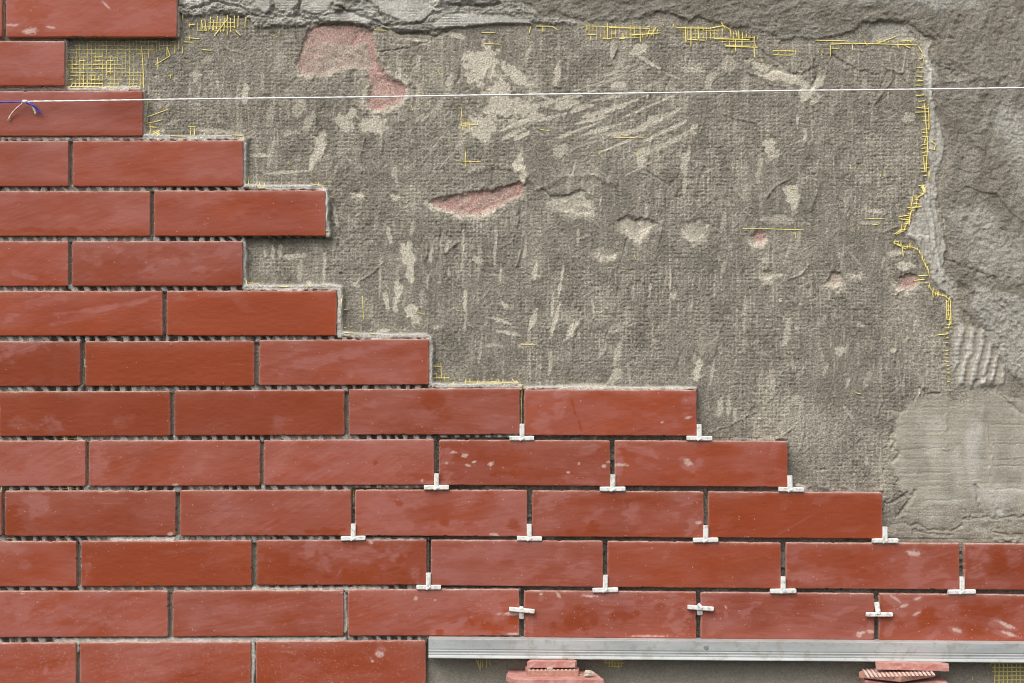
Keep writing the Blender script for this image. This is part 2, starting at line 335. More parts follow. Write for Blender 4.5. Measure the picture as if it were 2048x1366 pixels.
# explicit wipe marks on tiles: x, y, half length, half width, angle (deg, up to the right positive), strength
WIPE = [
 (270,38,70,16,25,.5),(100,45,25,12,60,.35),(325,20,25,14,20,.4),(22,48,6,16,80,.7),(100,52,7,9,60,.7),(210,8,14,6,-40,.5),
 (95,108,34,20,20,.45),(48,142,22,4,-50,1.0),(100,120,14,5,20,.6),(240,190,30,7,5,.4),(215,205,60,10,0,.15),
 (420,348,60,12,-5,.45),(250,300,90,14,10,.2),(250,425,28,9,-15,.75),(170,440,120,14,4,.35),(420,400,70,14,10,.45),(330,395,30,10,10,.3),
 (50,553,30,7,-15,.9),(110,540,20,8,20,.5),(185,520,22,10,-30,.7),(270,548,26,6,10,.9),(330,525,60,8,20,.8),(400,515,60,9,8,.6),(250,510,40,4,-35,.6),(210,500,40,14,10,.4),(460,500,35,10,20,.5),(315,495,8,16,90,.4),(410,540,26,6,-5,.6),
 (100,600,70,12,10,.7),(190,618,80,5,8,1.0),(250,608,70,6,14,.9),(160,635,60,7,12,.7),(15,640,26,12,30,.9),(130,600,8,14,90,.4),(290,655,60,4,10,.5),(420,590,80,6,8,.5),(480,605,30,9,-40,.3),(350,595,30,8,5,.4),
 (40,700,60,20,18,1.0),(10,695,20,10,10,.8),(640,720,90,14,14,.6),(740,700,70,9,16,.6),(760,745,60,16,-8,.5),(600,700,60,7,20,.4),(820,720,26,16,10,.4),(700,750,10,12,60,.6),(570,735,50,8,25,.3),
 (40,852,34,14,0,.8),(105,850,22,20,-60,.75),(245,840,22,14,20,.35),(560,850,20,16,50,.4),(780,800,80,9,14,.45),(860,820,60,20,40,.35),(730,810,30,10,0,.3),(960,800,70,18,10,.35),(1000,845,40,16,0,.5),
 (1120,820,30,14,70,.9),(1085,845,20,26,30,.8),(1070,800,20,14,30,.4),(1115,790,7,16,90,.8),(1375,795,14,26,85,1.0),(1340,850,26,12,10,.5),(1370,830,12,6,10,.8),(1310,835,40,14,0,.3),
 (110,930,50,3,22,1.5),(140,905,30,3,14,1.0),(60,940,60,16,30,.5),(150,950,24,3,20,.8),(60,895,40,8,10,.4),(95,960,10,4,60,.8),(200,925,22,36,80,.8),(260,930,26,20,20,.35),(400,930,30,13,40,.55),(330,900,30,10,0,.3),(450,900,10,24,80,.2),
 (560,920,50,20,60,.4),(680,900,90,12,20,.3),(790,930,50,16,40,.45),(640,950,60,14,20,.4),(780,895,60,8,10,.3),
 (895,915,18,16,70,.8),(890,960,20,18,60,.9),(930,905,12,5,-20,.6),(1175,900,22,10,10,.9),(1170,955,40,14,0,.6),(1120,930,12,12,0,.3),
 (1237,930,8,40,90,1.2),(1280,900,60,9,-14,.8),(1300,930,40,9,-18,.6),(1378,930,22,12,-20,1.3),(1400,925,14,8,0,1.2),(1310,912,12,4,-40,1.2),(1500,905,30,20,0,.3),(1555,950,18,16,40,.6),(1550,900,18,10,60,.5),
 (70,1000,34,20,-50,1.1),(65,1030,12,8,60,.9),(200,1000,60,14,0,.35),(300,1020,50,26,0,.25),(450,1010,50,20,60,.35),(600,1000,70,14,15,.35),(520,1050,40,14,10,.3),
 (760,1010,34,20,30,.7),(830,1000,40,20,20,.7),(930,1005,30,14,20,.9),(980,1040,40,16,30,.6),(800,1050,40,14,10,.8),(900,1050,50,12,10,.7),(1010,1000,24,12,30,.6),
 (1110,1000,40,16,20,.9),(1085,1010,18,10,50,.8),(1090,1050,30,16,0,.5),(1190,1030,26,14,40,.6),(1260,1030,20,34,60,.8),(1370,1000,26,16,10,.8),(1385,1045,14,22,70,1.2),(1340,1030,20,10,0,.5),(1300,1060,40,8,0,.3),
 (1590,1050,50,3,30,.7),(1640,1000,30,8,20,.4),(1475,990,60,6,4,.4),(1570,1000,10,26,80,.3),(1700,1060,30,8,10,.3),(1450,1050,20,12,40,.3),
 (28,1097,24,9,0,.8),(50,1130,12,12,40,.5),(90,1165,60,7,0,.5),(175,1140,8,26,80,.6),(380,1100,60,6,8,.35),(440,1120,50,12,20,.25),
 (690,1105,90,18,-6,.8),(650,1125,30,16,-60,.8),(680,1145,16,5,70,1.1),(790,1110,40,16,30,.7),(760,1140,30,10,40,.5),(620,1090,30,14,60,.5),(830,1150,8,14,90,.9),
 (920,1110,40,20,30,.5),(1000,1105,30,14,30,.6),(1060,1145,50,14,30,.5),(1140,1150,50,18,10,.6),(1170,1120,30,12,40,.5),(900,1150,30,12,0,.3),(1120,1100,12,30,80,.5),
 (1270,1100,70,6,3,.3),(1300,1155,60,6,3,.3),(1420,1110,60,8,3,.25),(1330,1110,8,16,80,.5),
 (1590,1150,40,12,0,.7),(1585,1115,14,14,30,.6),(1650,1160,60,10,0,.7),(1827,1105,7,14,80,2.2),(1785,1120,8,8,-50,1.2),(1825,1145,22,34,80,.8),(1870,1150,40,14,20,.6),(1880,1110,40,10,10,.5),(1900,1165,20,18,80,.7),(1600,1095,30,7,20,.4),
 (1960,1110,22,26,60,.9),(1950,1150,20,16,20,.7),(2030,1120,20,30,0,.5),(2000,1170,40,8,0,.4),
 (50,1215,50,24,-20,.5),(150,1230,120,14,-8,.35),(45,1230,12,26,70,.6),(120,1260,90,10,6,.4),(250,1205,60,7,8,.3),(290,1250,40,14,14,.3),
 (420,1230,60,20,20,.3),(560,1220,90,18,14,.3),(480,1258,70,8,4,.35),(620,1250,50,14,10,.3),
 (740,1210,30,24,20,.4),(840,1230,80,20,24,.3),(930,1200,50,12,30,.4),(975,1212,30,18,20,1.1),(920,1245,20,10,30,.8),(880,1255,30,14,0,.7),(1000,1230,14,10,50,.9),
 (1117,1190,10,3,-50,1.8),(1082,1198,4,6,0,1.4),(1180,1192,24,5,-4,1.6),(1230,1200,60,14,0,.9),(1350,1200,40,12,10,.8),(1220,1225,14,8,20,.7),(1355,1250,16,24,70,1.1),(1290,1250,14,8,0,.9),(1340,1232,20,10,60,.8),(1120,1205,14,16,70,.7),(1060,1250,8,30,90,.7),(1300,1272,60,5,0,.8),(1380,1215,14,22,60,.7),
 (1452,1230,5,9,90,2.0),(1500,1218,22,8,30,1.1),(1470,1240,50,6,4,.5),(1430,1255,20,16,40,.7),(1560,1215,40,12,10,.4),(1680,1225,34,5,20,1.2),(1650,1235,30,4,-10,1.0),(1722,1268,16,10,20,1.6),(1740,1262,5,14,90,1.6),(1600,1250,40,6,0,.5),(1420,1210,20,20,40,.5),
 (1785,1200,22,12,-30,1.4),(1808,1210,12,5,20,1.8),(1833,1230,5,12,60,2.2),(1800,1228,14,8,0,.9),(1830,1198,18,7,20,1.0),(1780,1255,14,22,60,.9),(1912,1262,20,6,-20,1.8),(2010,1252,26,6,-25,2.0),(2015,1270,30,5,-14,1.9),(1990,1245,12,8,10,1.3),(1870,1265,20,8,30,.9),(1900,1215,12,6,20,.7),(2040,1230,20,20,10,.3),
 (60,1350,60,14,0,.4),(92,1340,5,9,70,1.6),(320,1300,120,14,0,.4),(300,1340,140,12,2,.3),(560,1300,40,14,0,.5),(760,1300,12,10,60,1.2),(759,1308,9,9,0,2.0),(600,1345,60,12,10,.35),(700,1350,60,10,10,.25),
]
# clean spots rubbed through the haze
CLEAN = [
 (60,20,40,50,0,.8),(60,160,110,10,0,.6),(80,365,90,6,0,.5),(330,363,60,8,0,.5),(420,362,60,10,0,.6),(60,462,160,7,0,1.0),(250,463,60,7,0,.6),(440,430,60,34,30,.5),(560,400,90,30,0,.6),
 (240,540,60,30,10,.7),(340,505,40,12,0,.6),(60,566,60,7,0,.6),(440,555,60,14,0,.8),(230,655,90,14,0,.7),(60,655,50,10,20,.6),(30,745,120,30,0,.9),
 (540,750,26,26,0,.6),(660,752,36,14,10,.6),(800,700,30,14,0,.5),(840,760,14,26,60,.5),(860,810,50,10,-4,.5),(868,805,30,22,-60,1.0),(880,830,22,12,0,.8),(765,850,30,16,0,.5),
 (1260,800,60,20,0,.7),(1240,845,60,14,0,.6),(1146,810,22,3,-74,1.6),(1160,850,16,3,-74,1.6),(1330,810,26,14,0,.5),
 (150,960,30,8,0,.4),(305,955,80,12,0,.4),(340,920,14,40,60,.35),(860,955,50,8,-4,.9),(752,925,4,5,0,2.4),(560,955,30,9,30,.5),
 (1000,920,60,26,0,.7),(1080,950,90,12,0,.7),(1440,900,60,14,0,.6),(1470,955,90,14,0,.7),(1340,955,50,10,0,.5),
 (20,1040,26,30,0,1.0),(120,1045,80,20,0,.5),(390,1055,40,10,0,.3),(650,1063,50,7,0,1.2),(980,985,14,9,0,1.0),(890,1045,12,8,0,1.0),(1030,1050,14,14,0,.9),(800,1005,10,8,0,.8),
 (1190,1000,60,12,0,.7),(1185,1055,16,14,90,1.0),(1140,1065,12,8,0,1.0),(1300,1000,40,20,0,.6),(1520,1040,100,30,0,.4),
 (20,1150,60,14,0,.4),(560,1150,60,40,0,1.0),(720,1150,70,14,8,1.3),(800,1120,10,12,0,1.0),(550,1110,36,30,0,.8),(820,1160,30,8,0,.8),
 (1010,1125,20,9,0,.6),(885,1165,20,6,0,.6),(1480,1140,70,30,0,.4),(1380,1150,70,24,0,.3),(1680,1120,70,24,0,.7),(1740,1150,40,16,0,.6),(2010,1090,30,8,0,.6),(1995,1130,20,24,0,.8),
 (85,1215,20,5,30,.5),(980,1252,24,14,-20,1.6),(940,1240,16,6,-50,1.3),(1030,1240,12,18,30,1.8),(880,1265,8,7,0,1.0),
 (1160,1240,40,22,0,.9),(1250,1235,26,18,0,.9),(1130,1255,40,14,0,.7),(1320,1215,10,10,0,.7),(1560,1245,60,8,0,.3),(1860,1225,30,20,40,1.0),(1960,1220,60,20,0,.9),(1940,1255,34,14,0,.8),(1800,1250,10,8,0,.6),
 (80,1330,50,20,0,.4),(620,1310,120,12,0,.7),(720,1335,90,14,0,.7),(540,1350,40,20,0,.5),(200,1350,40,12,0,.3),
]
SPLAT = [(930,911,7,4,10),(982,928,7,4,10),(935,931,6,3,-10),(948,924,5,2.5,20),(905,905,3,8,90),(893,926,3,3,0),(742,1085,4,6,70),(989,1070,10,4,-10),(1208,932,5,3.5,0),(1158,927,3.5,3,0),(1136,944,3,4,90),(1219,924,2.5,9,90),
 (759,1308,8,7,0),(745,1322,4,3,0),(832,1197,4,4,0),(1082,1188,4,3,0),(1117,1190,9,3.5,-50),(1180,1192,18,3,-3),(1034,1228,4,38,90),(1030,1268,16,3,0),(47,1187,6,2.5,0),(1826,1106,6,13,80),(352,970,7,4,0),(845,961,3,3,0),(1452,1215,5,1.5,-60),(1398,1045,3,8,90),
 (1832,1228,3,10,-60),(1808,1211,8,3.5,15),(1790,1197,14,3,-35),(1835,1197,9,3,25),(1912,1260,12,4,-20),(2012,1250,22,4,-25),(2018,1268,20,4,-15),(1742,1263,4,11,80),(1720,1268,10,5,20),(1300,1272,40,2,0),(690,1185,9,3,0),(655,1180,20,3,0),(350,1080,30,3,0),(125,877,4,2,0),(870,1200,3,2,0),(60,62,7,14,90),(24,50,3,16,90),(102,55,3,9,80),(214,12,16,1.6,-45),(1230,930,3.5,30,90),(1376,835,8,3,10),(340,1068,6,4,0),(1324,545+300,4,3,0),(1375,925,10,6,-20)]
def marks(lst, X, Y, seed):
    out = np.zeros(X.shape)
    x0, x1, y0, y1 = X.min(), X.max(), Y.min(), Y.max()
    w1 = fbm(X / 17, Y / 9, seed, 3) * .9
    for (cx, cy, a, b, ang, s) in lst:
        if b > a and ang: a, b = b, a
        R = max(a, b) * 1.6
        if cx + R < x0 or cx - R > x1 or cy < y0 - 3 or cy > y1 + 3: continue
        u, v = rot(X - cx, Y - cy, -ang)
        r = np.sqrt((u / a) ** 2 + (v / b) ** 2) + w1
        br = .45 + 1.0 * vn(u / 34 + cx, v / 1.9 + cy, seed) * (.6 + .8 * vn(u / 12, v / 7, seed + 3))
        out += s * (1 - ss(0.45, 1.2, r)) * (br if s < 1.05 and seed < 150 else 1)
    return out

tiles = []
def make_tile(i, row):
    (crs, x0, x1, t0, t1, b0, b1, haze, speck, look) = row
    def axis(n, L):
        e = np.array([0, .35, .8, 1.5, 2.6, 4.5])
        m = np.linspace(7, L - 7, n)
        return np.concatenate([e, m, L - e[::-1]])
    W, Hh = x1 - x0, (b0 - t0 + b1 - t1) / 2
    us = axis(int(W / 2.1), W); vs = axis(int(Hh / 1.7), Hh)
    U, V = np.meshgrid(us, vs)
    r = 1.9
    dx = np.minimum(U, W - U); dy = np.minimum(V, Hh - V)
    def prof(d): return np.where(d < r, r - np.sqrt(np.maximum(r * r - (r - d) ** 2, 0)), 0)
    cr = min(3.0, 6)
    h = -np.minimum(prof(dx) + prof(dy), r * 1.05)
    X = x0 + U; fx = U / W; fy = V / Hh
    top = t0 + (t1 - t0) * fx; bot = b0 + (b1 - b0) * fx
    Y = top + (bot - top) * fy
    # slightly uneven arrises, hand-made face
    h = h + 0.5 * fbm(X / 120, Y / 45, i, 2) + 0.16 * fbm(X / 14, Y / 6, i + 5, 2)
    edge = np.exp(-np.minimum(dx, dy) / 3.0)
    X = X + edge * 0.55 * fbm(Y / 9, X / 30, i + 2, 3) * np.where(U < W / 2, 1, -1)
    Y = Y + edge * 0.75 * fbm(X / 11, Y / 30, i + 8, 3)
    nk = ss(.74, .9, vn(X / 7, Y / 7, i * 2 + 300)) * ss(.35, .8, vn(X / 60, Y / 30, i + 400))
    e1 = np.exp(-np.minimum(dx, dy) / 1.6)
    X = X + 1.6 * nk * e1 * np.where(dx < dy, np.where(U < W / 2, 1, -1), 0); Y = Y + 1.6 * nk * e1 * np.where(dy <= dx, np.where(V < Hh / 2, 1, -1), 0)
    h = h - 1.4 * nk * e1
    # clipped corners
    crn = np.exp(-np.sqrt(dx ** 2 + dy ** 2) / 1.8)
    X = X + crn * np.where(U < W / 2, .9, -.9); Y = Y + crn * np.where(V < Hh / 2, .9, -.9)
    tilt = (rnd.random() - .5) * 1.6; tilt2 = (rnd.random() - .5) * .8
    h = h + tilt * (fx - .5) + tilt2 * (fy - .5)
    cc = P((x0 + x1) / 2, (t0 + b1) / 2, 0)
    co = np.stack([CAMX + (X - CX) * S - cc.x, -h * S, CAMZ - (Y - CY) * S - cc.z], -1)
    ny, nx = X.shape
    idx = np.arange(nx * ny).reshape(ny, nx)
    q = np.stack([idx[1:, :-1], idx[1:, 1:], idx[:-1, 1:], idx[:-1, :-1]], -1).reshape(-1, 4)
    ring = np.concatenate([idx[0, :], idx[1:, -1], idx[-1, -2::-1], idx[-2:0:-1, 0]])
    c2 = co.reshape(-1, 3)
    base = len(c2)
    rim = c2[ring].copy(); nr = len(ring)
    mid = rim.copy(); mid[:, 1] += 5 * S
    back = rim.copy(); back[:, 1] = 13.5 * S
    c3 = np.concatenate([c2, mid, back])
    def band(a, b_):
        j = (np.arange(nr) + 1) % nr
        return np.stack([a, a[j], b_[j], b_], -1)
    ra = ring; rb = base + np.arange(nr); rc = base + nr + np.arange(nr)
    q = np.concatenate([q, band(ra, rb), band(rb, rc)])
    me = mesh_np('clinker_tile', c3, q, True)
    # the flat back
    bm = bmesh.new(); bm.from_mesh(me); bm.verts.ensure_lookup_table()
    bm.faces.new([bm.verts[base + nr + k] for k in range(nr)][::-1])
    bm.to_mesh(me); bm.free()
    # dust masks; the top arris also carries painted light
    x_, y_ = X, Y
    n1 = fbm(*[a_ / s_ for a_, s_ in zip(rot(x_, y_, -14), (70, 16))], i * 3 + 1, 5)
    n2 = fbm(x_ / 90, y_ / 45, i * 5 + 2, 3)
    n3 = fbm(*[a_ / s_ for a_, s_ in zip(rot(x_, y_, rnd.choice([-18, -10, -30, 5])), (60, 3.2))], i * 3 + 9, 3)
    if crs <= 6: haze = haze + .22
    hz = haze * (0.82 + .75 * n2 + .18 * n1 + .30 * n3)
    hz = hz + marks(WIPE, x_, y_, 60 + i) * np.clip(0.62 + .25 * n1 + .25 * n3, 0, 2)
    cl = np.clip(marks(CLEAN, x_, y_, 160 + i), 0, 1)
    if crs <= 7: cl = np.maximum(cl, .8 * ss(-16, -5, -(Hh - V) + 5 * n2 + 3 * n1))
    hz = np.clip(hz * (1 - .85 * cl), 0, 1)
    top_dust_lit = np.exp(-V / 2.2) * .95; botd = np.exp(-(Hh - V) / 1.0) * .10; sid = np.exp(-dx / 1.1) * .6  # top arris: dust and its lit edge, both painted pale
    ed = np.clip(np.maximum(np.maximum(top_dust_lit, botd), sid) * (0.72 + .7 * fbm(x_ / 20, y_ / 20, i + 77, 3)), 0, 1)
    ed = np.maximum(ed, np.exp(-V / 7) * .30 * ss(-.2, .5, fbm(x_ / 60, y_ / 60, i + 3, 2)))
    ed = np.maximum(ed, .8 * nk * e1)
    sp = np.full(X.shape, speck)
    for (bx_, by_, ba, bb_, bang) in SPLAT:
        if bx_ < x0 - 8 or bx_ > x1 + 8 or by_ < t0 - 8 or by_ > b1 + 8: continue
        u_, v_ = rot(x_ - bx_, y_ - by_, -bang)
        kk_ = 1 - ss(.55, 1.15, np.sqrt((u_ / ba) ** 2 + (v_ / bb_) ** 2) + .5 * fbm(x_ / 4.5, y_ / 4.5, i, 2))
        ed = np.maximum(ed, .9 * kk_)
    full = np.zeros((len(c3), 4)); full[:, 3] = 1
    full[:base, 0] = hz.ravel(); full[:base, 1] = ed.ravel(); full[:base, 2] = sp.ravel()
    full[base:base + nr, 1] = .8; full[base + nr:, 1] = .55
    set_col(me, 'dust', full)
    o = link_mesh('clinker_tile', me, mat=TILE, loc=cc)
    same = [r_ for r_ in TL if r_[0] == crs]
    k = same.index(row)
    lab = look + ', ' + ORD[crs] + ' course'
    if len(lab.split()) > 16: print('LONG', lab)
    pos = ['leftmost', 'second', 'third', 'fourth', 'fifth', 'sixth', 'seventh'][k]
    tag(o, lab, 'tile', 'red clinker tiles laid in courses on the wall')
    tiles.append(o)
for i, row in enumerate(TL): make_tile(i, row)

# ------------------------------------------------------------------ the wall as a relief
def axis_px(lo, hi, step, mlo, mhi):
    inner = np.arange(lo, hi, step)
    out1 = lo - np.cumsum(np.linspace(step, 22, 24)); out1 = out1[::-1]
    out2 = hi + np.cumsum(np.linspace(step, 22, 24))
    return np.concatenate([out1, inner, out2])
STEP = 1.45
xs = axis_px(-12, 2062, STEP, 0, 0); ys = axis_px(-12, 1380, STEP, 0, 0)
X, Y = np.meshgrid(xs, ys)
def win(x0, y0, x1, y1, m=20):
    a, b = np.searchsorted(xs, (x0 - m, x1 + m)); c, d = np.searchsorted(ys, (y0 - m, y1 + m))
    return slice(c, d), slice(a, b)

warp_big = fbm(X / 38, Y / 38, 1, 4); warp_small = fbm(X / 9, Y / 9, 2, 3); warp2 = fbm(X / 26, Y / 26, 31, 4)
H = -20 + 2.4 * fbm(X / 300, Y / 260, 3, 2) + 1.5 * fbm(X / 70, Y / 90, 4, 3)
grain = fbm(X / 5.2, Y / 7, 5, 3, .65)
H += .62 * grain
# vertical drag of the trowel
H += 0.55 * fbm(X / 8, Y / 60, 6, 3)
# imprint of the netting: a small pad of mortar in each cell, lines between
def netting(X, Y):
    wx = X + 3.0 * fbm(X / 120, Y / 140, 8, 2) + .3 * warp_small; wy = Y + 3.0 * fbm(X / 150, Y / 120, 9, 2) + .3 * warp_small
    cxx = wx / 7.4; cyy = wy / 7.4
    gx = np.abs(cxx - np.round(cxx)); gy = np.abs(cyy - np.round(cyy))
    lines = np.maximum(np.exp(-(gx / .16) ** 2), np.exp(-(gy / .16) ** 2))
    cell = _T[(np.floor(cyy).astype(int) * 7 + 3) & 511, (np.floor(cxx).astype(int) * 5 + 1) & 511]
    return lines, cell
lines, cell = netting(X, Y)
gm = np.clip(.70 + 1.3 * fbm(X / 150, Y / 120, 12, 3), 0.12, 1.0)
pit = vn(X / 7.4, Y / 7.4, 77)
H += gm * (-.65 * lines * (1.2 - cell) + 1.25 * (cell - .42) * (1 - lines) - 1.5 * ss(.5, .9, pit) * lines) - 1.0 * ss(.62, .92, vn(X / 3.2, Y / 3.2, 78)) + 1.0 * ss(.74, .95, vn(X / 4, Y / 4, 80)) + .8 * ss(.2, .6, fbm(X / 28, Y / 20, 81, 4)) * fbm(X / 9, Y / 7, 82, 3)
L = np.zeros(X.shape); PK = np.zeros(X.shape); Wc = np.zeros(X.shape); SM = np.zeros(X.shape)
BR = np.zeros(X.shape); AD = np.zeros(X.shape); BE = np.zeros(X.shape)
region = np.zeros(X.shape, np.int8)    # 0 base coat, 1 adhesive, 2 thick render, 3 mortar ledge, 4 trowelled skin
H0s = -20 + 2.4 * fbm(X / 300, Y / 260, 3, 2) + 1.5 * fbm(X / 70, Y / 90, 4, 3)
# faint pale lime veil and paler thread lines
L += gm * .42 * lines * ss(-.1, .4, fbm(X / 25, Y / 25, 16, 3)) + .25 * ss(.72, .95, vn(X / 3.6, Y / 3.6, 79))
L += .22 * ss(.0, .55, fbm(X / 60, Y / 110, 14, 4)) + .20 * ss(.1, .6, fbm(X / 7, Y / 60, 15, 3)) + .32 * ss(.30, .5, fbm(X / 3.5, Y / 45, 17, 2)) * ss(-.1, .3, fbm(X / 120, Y / 120, 18, 2))

def pale(cx, cy, a, b, ang, s=1.0, dep=-.6):
    if b > a: a, b = b, a
    m = max(a, b) * 1.5
    w = win(cx - m, cy - m, cx + m, cy + m, 2)
    u, v = rot(X[w] - cx, Y[w] - cy, -ang)
    r = np.sqrt((u / a) ** 2 + (v / b) ** 2) + .42 * warp2[w] + .45 * warp_small[w] + .25 * grain[w]
    k = s * (1 - ss(.66, 1.0, r))
    L[w] = np.maximum(L[w], np.clip(k * 1.15, 0, 1))
    kk = np.clip(k, 0, 1)
    H[w] = H[w] * (1 - .8 * kk) + (H0s[w] + dep * 1.6 + .45 * grain[w]) * .8 * kk
PALE = [
 (1110,200,60,3,16,.9),(1160,190,55,2.5,20,.8),(1255,205,70,3.5,20,1),(1290,215,60,3,24,.9),(1345,225,40,4,28,1),(1180,240,70,4,14,1),(1150,262,50,4,20,.9),(1245,285,60,3,22,.9),(1330,262,60,5,26,1),(1215,255,60,5,16,1),(1100,235,40,4,16,1),(1055,240,40,7,18,1),(1030,265,30,6,24,1),(1340,280,70,3,26,.8),(1290,330,50,2.5,28,.7),(1245,150,90,2.2,24,.7),(1200,165,80,2,18,.6),(640,300,10,34,76,1),(625,318,8,22,80,.9),(700,320,40,3,-35,.5),(900,310,60,2,50,.5),(870,290,50,2,52,.5),(780,250,50,2,45,.4),
 (965,130,42,46,70,1),(990,200,60,26,60,1),(1030,150,46,14,-40,.9),(960,250,30,36,20,1),(1010,215,60,16,10,.9),(1040,240,50,9,25,.9),
 (690,245,30,14,-40,1),(745,250,34,18,10,1),(700,230,30,8,50,.8),(638,290,14,34,70,.9),(632,305,10,30,80,1),(620,240,26,8,60,.6),(580,265,18,7,20,.5),
 (1038,325,12,22,80,.9),(1045,350,26,8,80,.9),(880,205,60,8,60,.5),(845,235,20,10,30,.6),(900,160,18,10,70,.7),(835,130,5,22,85,.6),
 (1215,220,56,8,16,1),(1300,245,52,10,24,1),(1250,265,50,7,14,.9),(1320,235,26,5,25,.8),(1165,215,30,5,18,.8),(1240,190,60,4,14,.7),(1190,200,50,3,20,.6),(1130,210,30,9,14,.8),(1060,215,40,10,14,.9),(1080,190,36,5,-20,.7),
 (1045,270,20,6,25,.9),(1060,222,20,5,20,.7),(1390,255,14,12,30,.9),(1370,320,9,26,78,.8),(1330,290,50,5,25,.7),(1285,300,40,4,25,.6),(1210,268,36,3,14,.5),(1280,320,12,26,85,.9),(1120,300,14,16,60,.6),
 (1275,100,26,13,30,.8),(1290,120,34,5,-30,.7),(1225,100,5,26,88,.6),(1235,170,18,9,10,.8),(1115,145,8,26,78,.8),(1055,110,6,30,70,.7),(1240,140,50,4,20,.6),(1390,135,20,14,20,.6),(1420,160,18,8,60,.6),(1300,170,40,3,24,.5),
 (1560,150,60,16,-20,1),(1610,180,26,18,-60,1),(1640,160,20,12,50,.7),(1530,140,26,10,-30,.9),(1630,200,18,6,40,.7),(1540,290,14,18,70,.9),(1595,240,5,26,88,.8),(1610,270,7,18,80,.8),(1545,310,20,8,40,.6),(1520,330,7,22,85,.6),(1470,250,5,14,80,.6),
 (1580,385,20,20,60,1),(1590,400,8,26,80,.8),(1560,440,40,10,-4,.5),(1750,422,26,4,0,.9),(1740,445,30,4,0,.6),(1815,235,14,12,30,.6),(1730,170,6,18,88,.5),
 (815,510,17,32,-84,1),(820,545,9,22,-80,1),(795,580,10,26,-80,.9),(790,610,8,20,-84,.9),(820,620,14,18,60,.8),(830,635,10,14,-60,.7),(712,568,9,6,0,1),(590,512,30,6,6,.8),(648,530,5,30,90,.8),(545,505,5,16,90,.9),(530,508,4,14,90,.8),(560,505,5,16,88,.7),(618,564,7,6,0,.9),(600,540,5,26,88,.6),
 (930,595,5,30,88,.9),(772,600,6,24,-75,.8),(855,560,4,22,88,.7),(925,500,4,40,88,.6),(895,490,5,14,70,.7),(955,520,12,8,-30,.7),(990,500,4,40,88,.6),(958,525,4,40,88,.4),(862,500,5,30,88,.6),(670,430,4,22,-80,.7),(680,300,4,40,80,.3),(778,470,5,20,-80,.7),(760,555,4,50,88,.5),
 (1070,540,5,20,85,.9),(1065,640,6,26,72,1),(1110,640,5,36,75,1),(1142,660,8,22,62,1),(1105,610,4,30,86,.8),(1120,570,4,34,80,.8),(1240,650,30,8,30,.4),(1235,710,8,26,75,.7),(1300,580,4,16,88,.8),(1340,560,3,26,90,.9),(1285,560,6,6,0,.8),(1345,590,10,10,70,.7),(1300,450,30,4,20,.7),
 (1010,610,14,7,-30,.9),(1000,640,22,6,-20,.8),(1015,665,30,5,-10,.8),(985,690,20,5,0,.6),(930,645,4,40,86,.5),(870,655,8,5,0,.8),(770,660,20,4,6,.7),(1050,690,16,5,10,.6),
 (1395,740,8,26,80,.9),(1425,740,4,30,80,.6),(1230,750,12,26,62,.6),(1205,700,5,20,60,.6),(1320,800,14,24,80,.4),(1440,810,7,20,85,.6),(1470,830,5,16,85,.5),(1310,680,16,6,-20,.6),(1490,620,4,40,88,.5),(1560,600,5,5,0,.9),(1680,700,12,12,40,.7),(1785,700,9,7,30,1),(1720,650,8,6,0,.6),(1530,520,10,8,0,.7),(1810,530,20,10,0,.9),(1800,505,26,7,10,.8),(1575,660,7,30,80,.6),(1650,740,5,20,70,.5),(1735,760,8,20,70,.4),(1590,800,10,12,30,.5),(1700,830,26,5,-60,.4),(1560,860,20,5,-50,.4),
 (390,150,14,14,60,.6),(490,185,6,20,80,.8),(525,160,5,26,88,.5),(520,310,30,4,0,.8),(560,345,40,3,2,.7),(590,342,30,3,2,.6),(310,265,26,9,20,.8),(430,262,50,6,-4,.6),(345,245,20,5,30,.5),(410,120,20,10,30,.4),(330,205,40,8,0,.3),
 (560,120,14,26,80,.4),(600,210,26,14,60,.5),(540,230,10,30,80,.4),(840,80,40,4,-6,.9),(905,70,30,6,-10,.9),(1700,120,14,10,40,.4),(1460,130,20,18,60,.5),(1490,165,8,30,80,.5),
 (1550,985,40,6,10,.9),(1690,1000,60,14,0,.6),(1610,980,26,7,-30,.9),(960,700,4,26,84,.5),(1100,730,4,26,84,.5),(1160,770,60,5,0,.5),
]
for p_ in PALE: pale(*p_)
r2 = random.Random(5)
for _ in range(380):
    cx, cy = r2.uniform(380, 1840), r2.uniform(90, 960)
    if r2.random() < .28: pale(cx, cy, r2.uniform(14, 34), r2.uniform(1.6, 3), r2.choice([r2.uniform(15, 35), r2.uniform(-60, -20)]), r2.uniform(.15, .5), -.4)
    else: pale(cx, cy, r2.uniform(8, 30), r2.uniform(1.6, 5.5), r2.uniform(70, 98), r2.uniform(.12, .62), -.4)

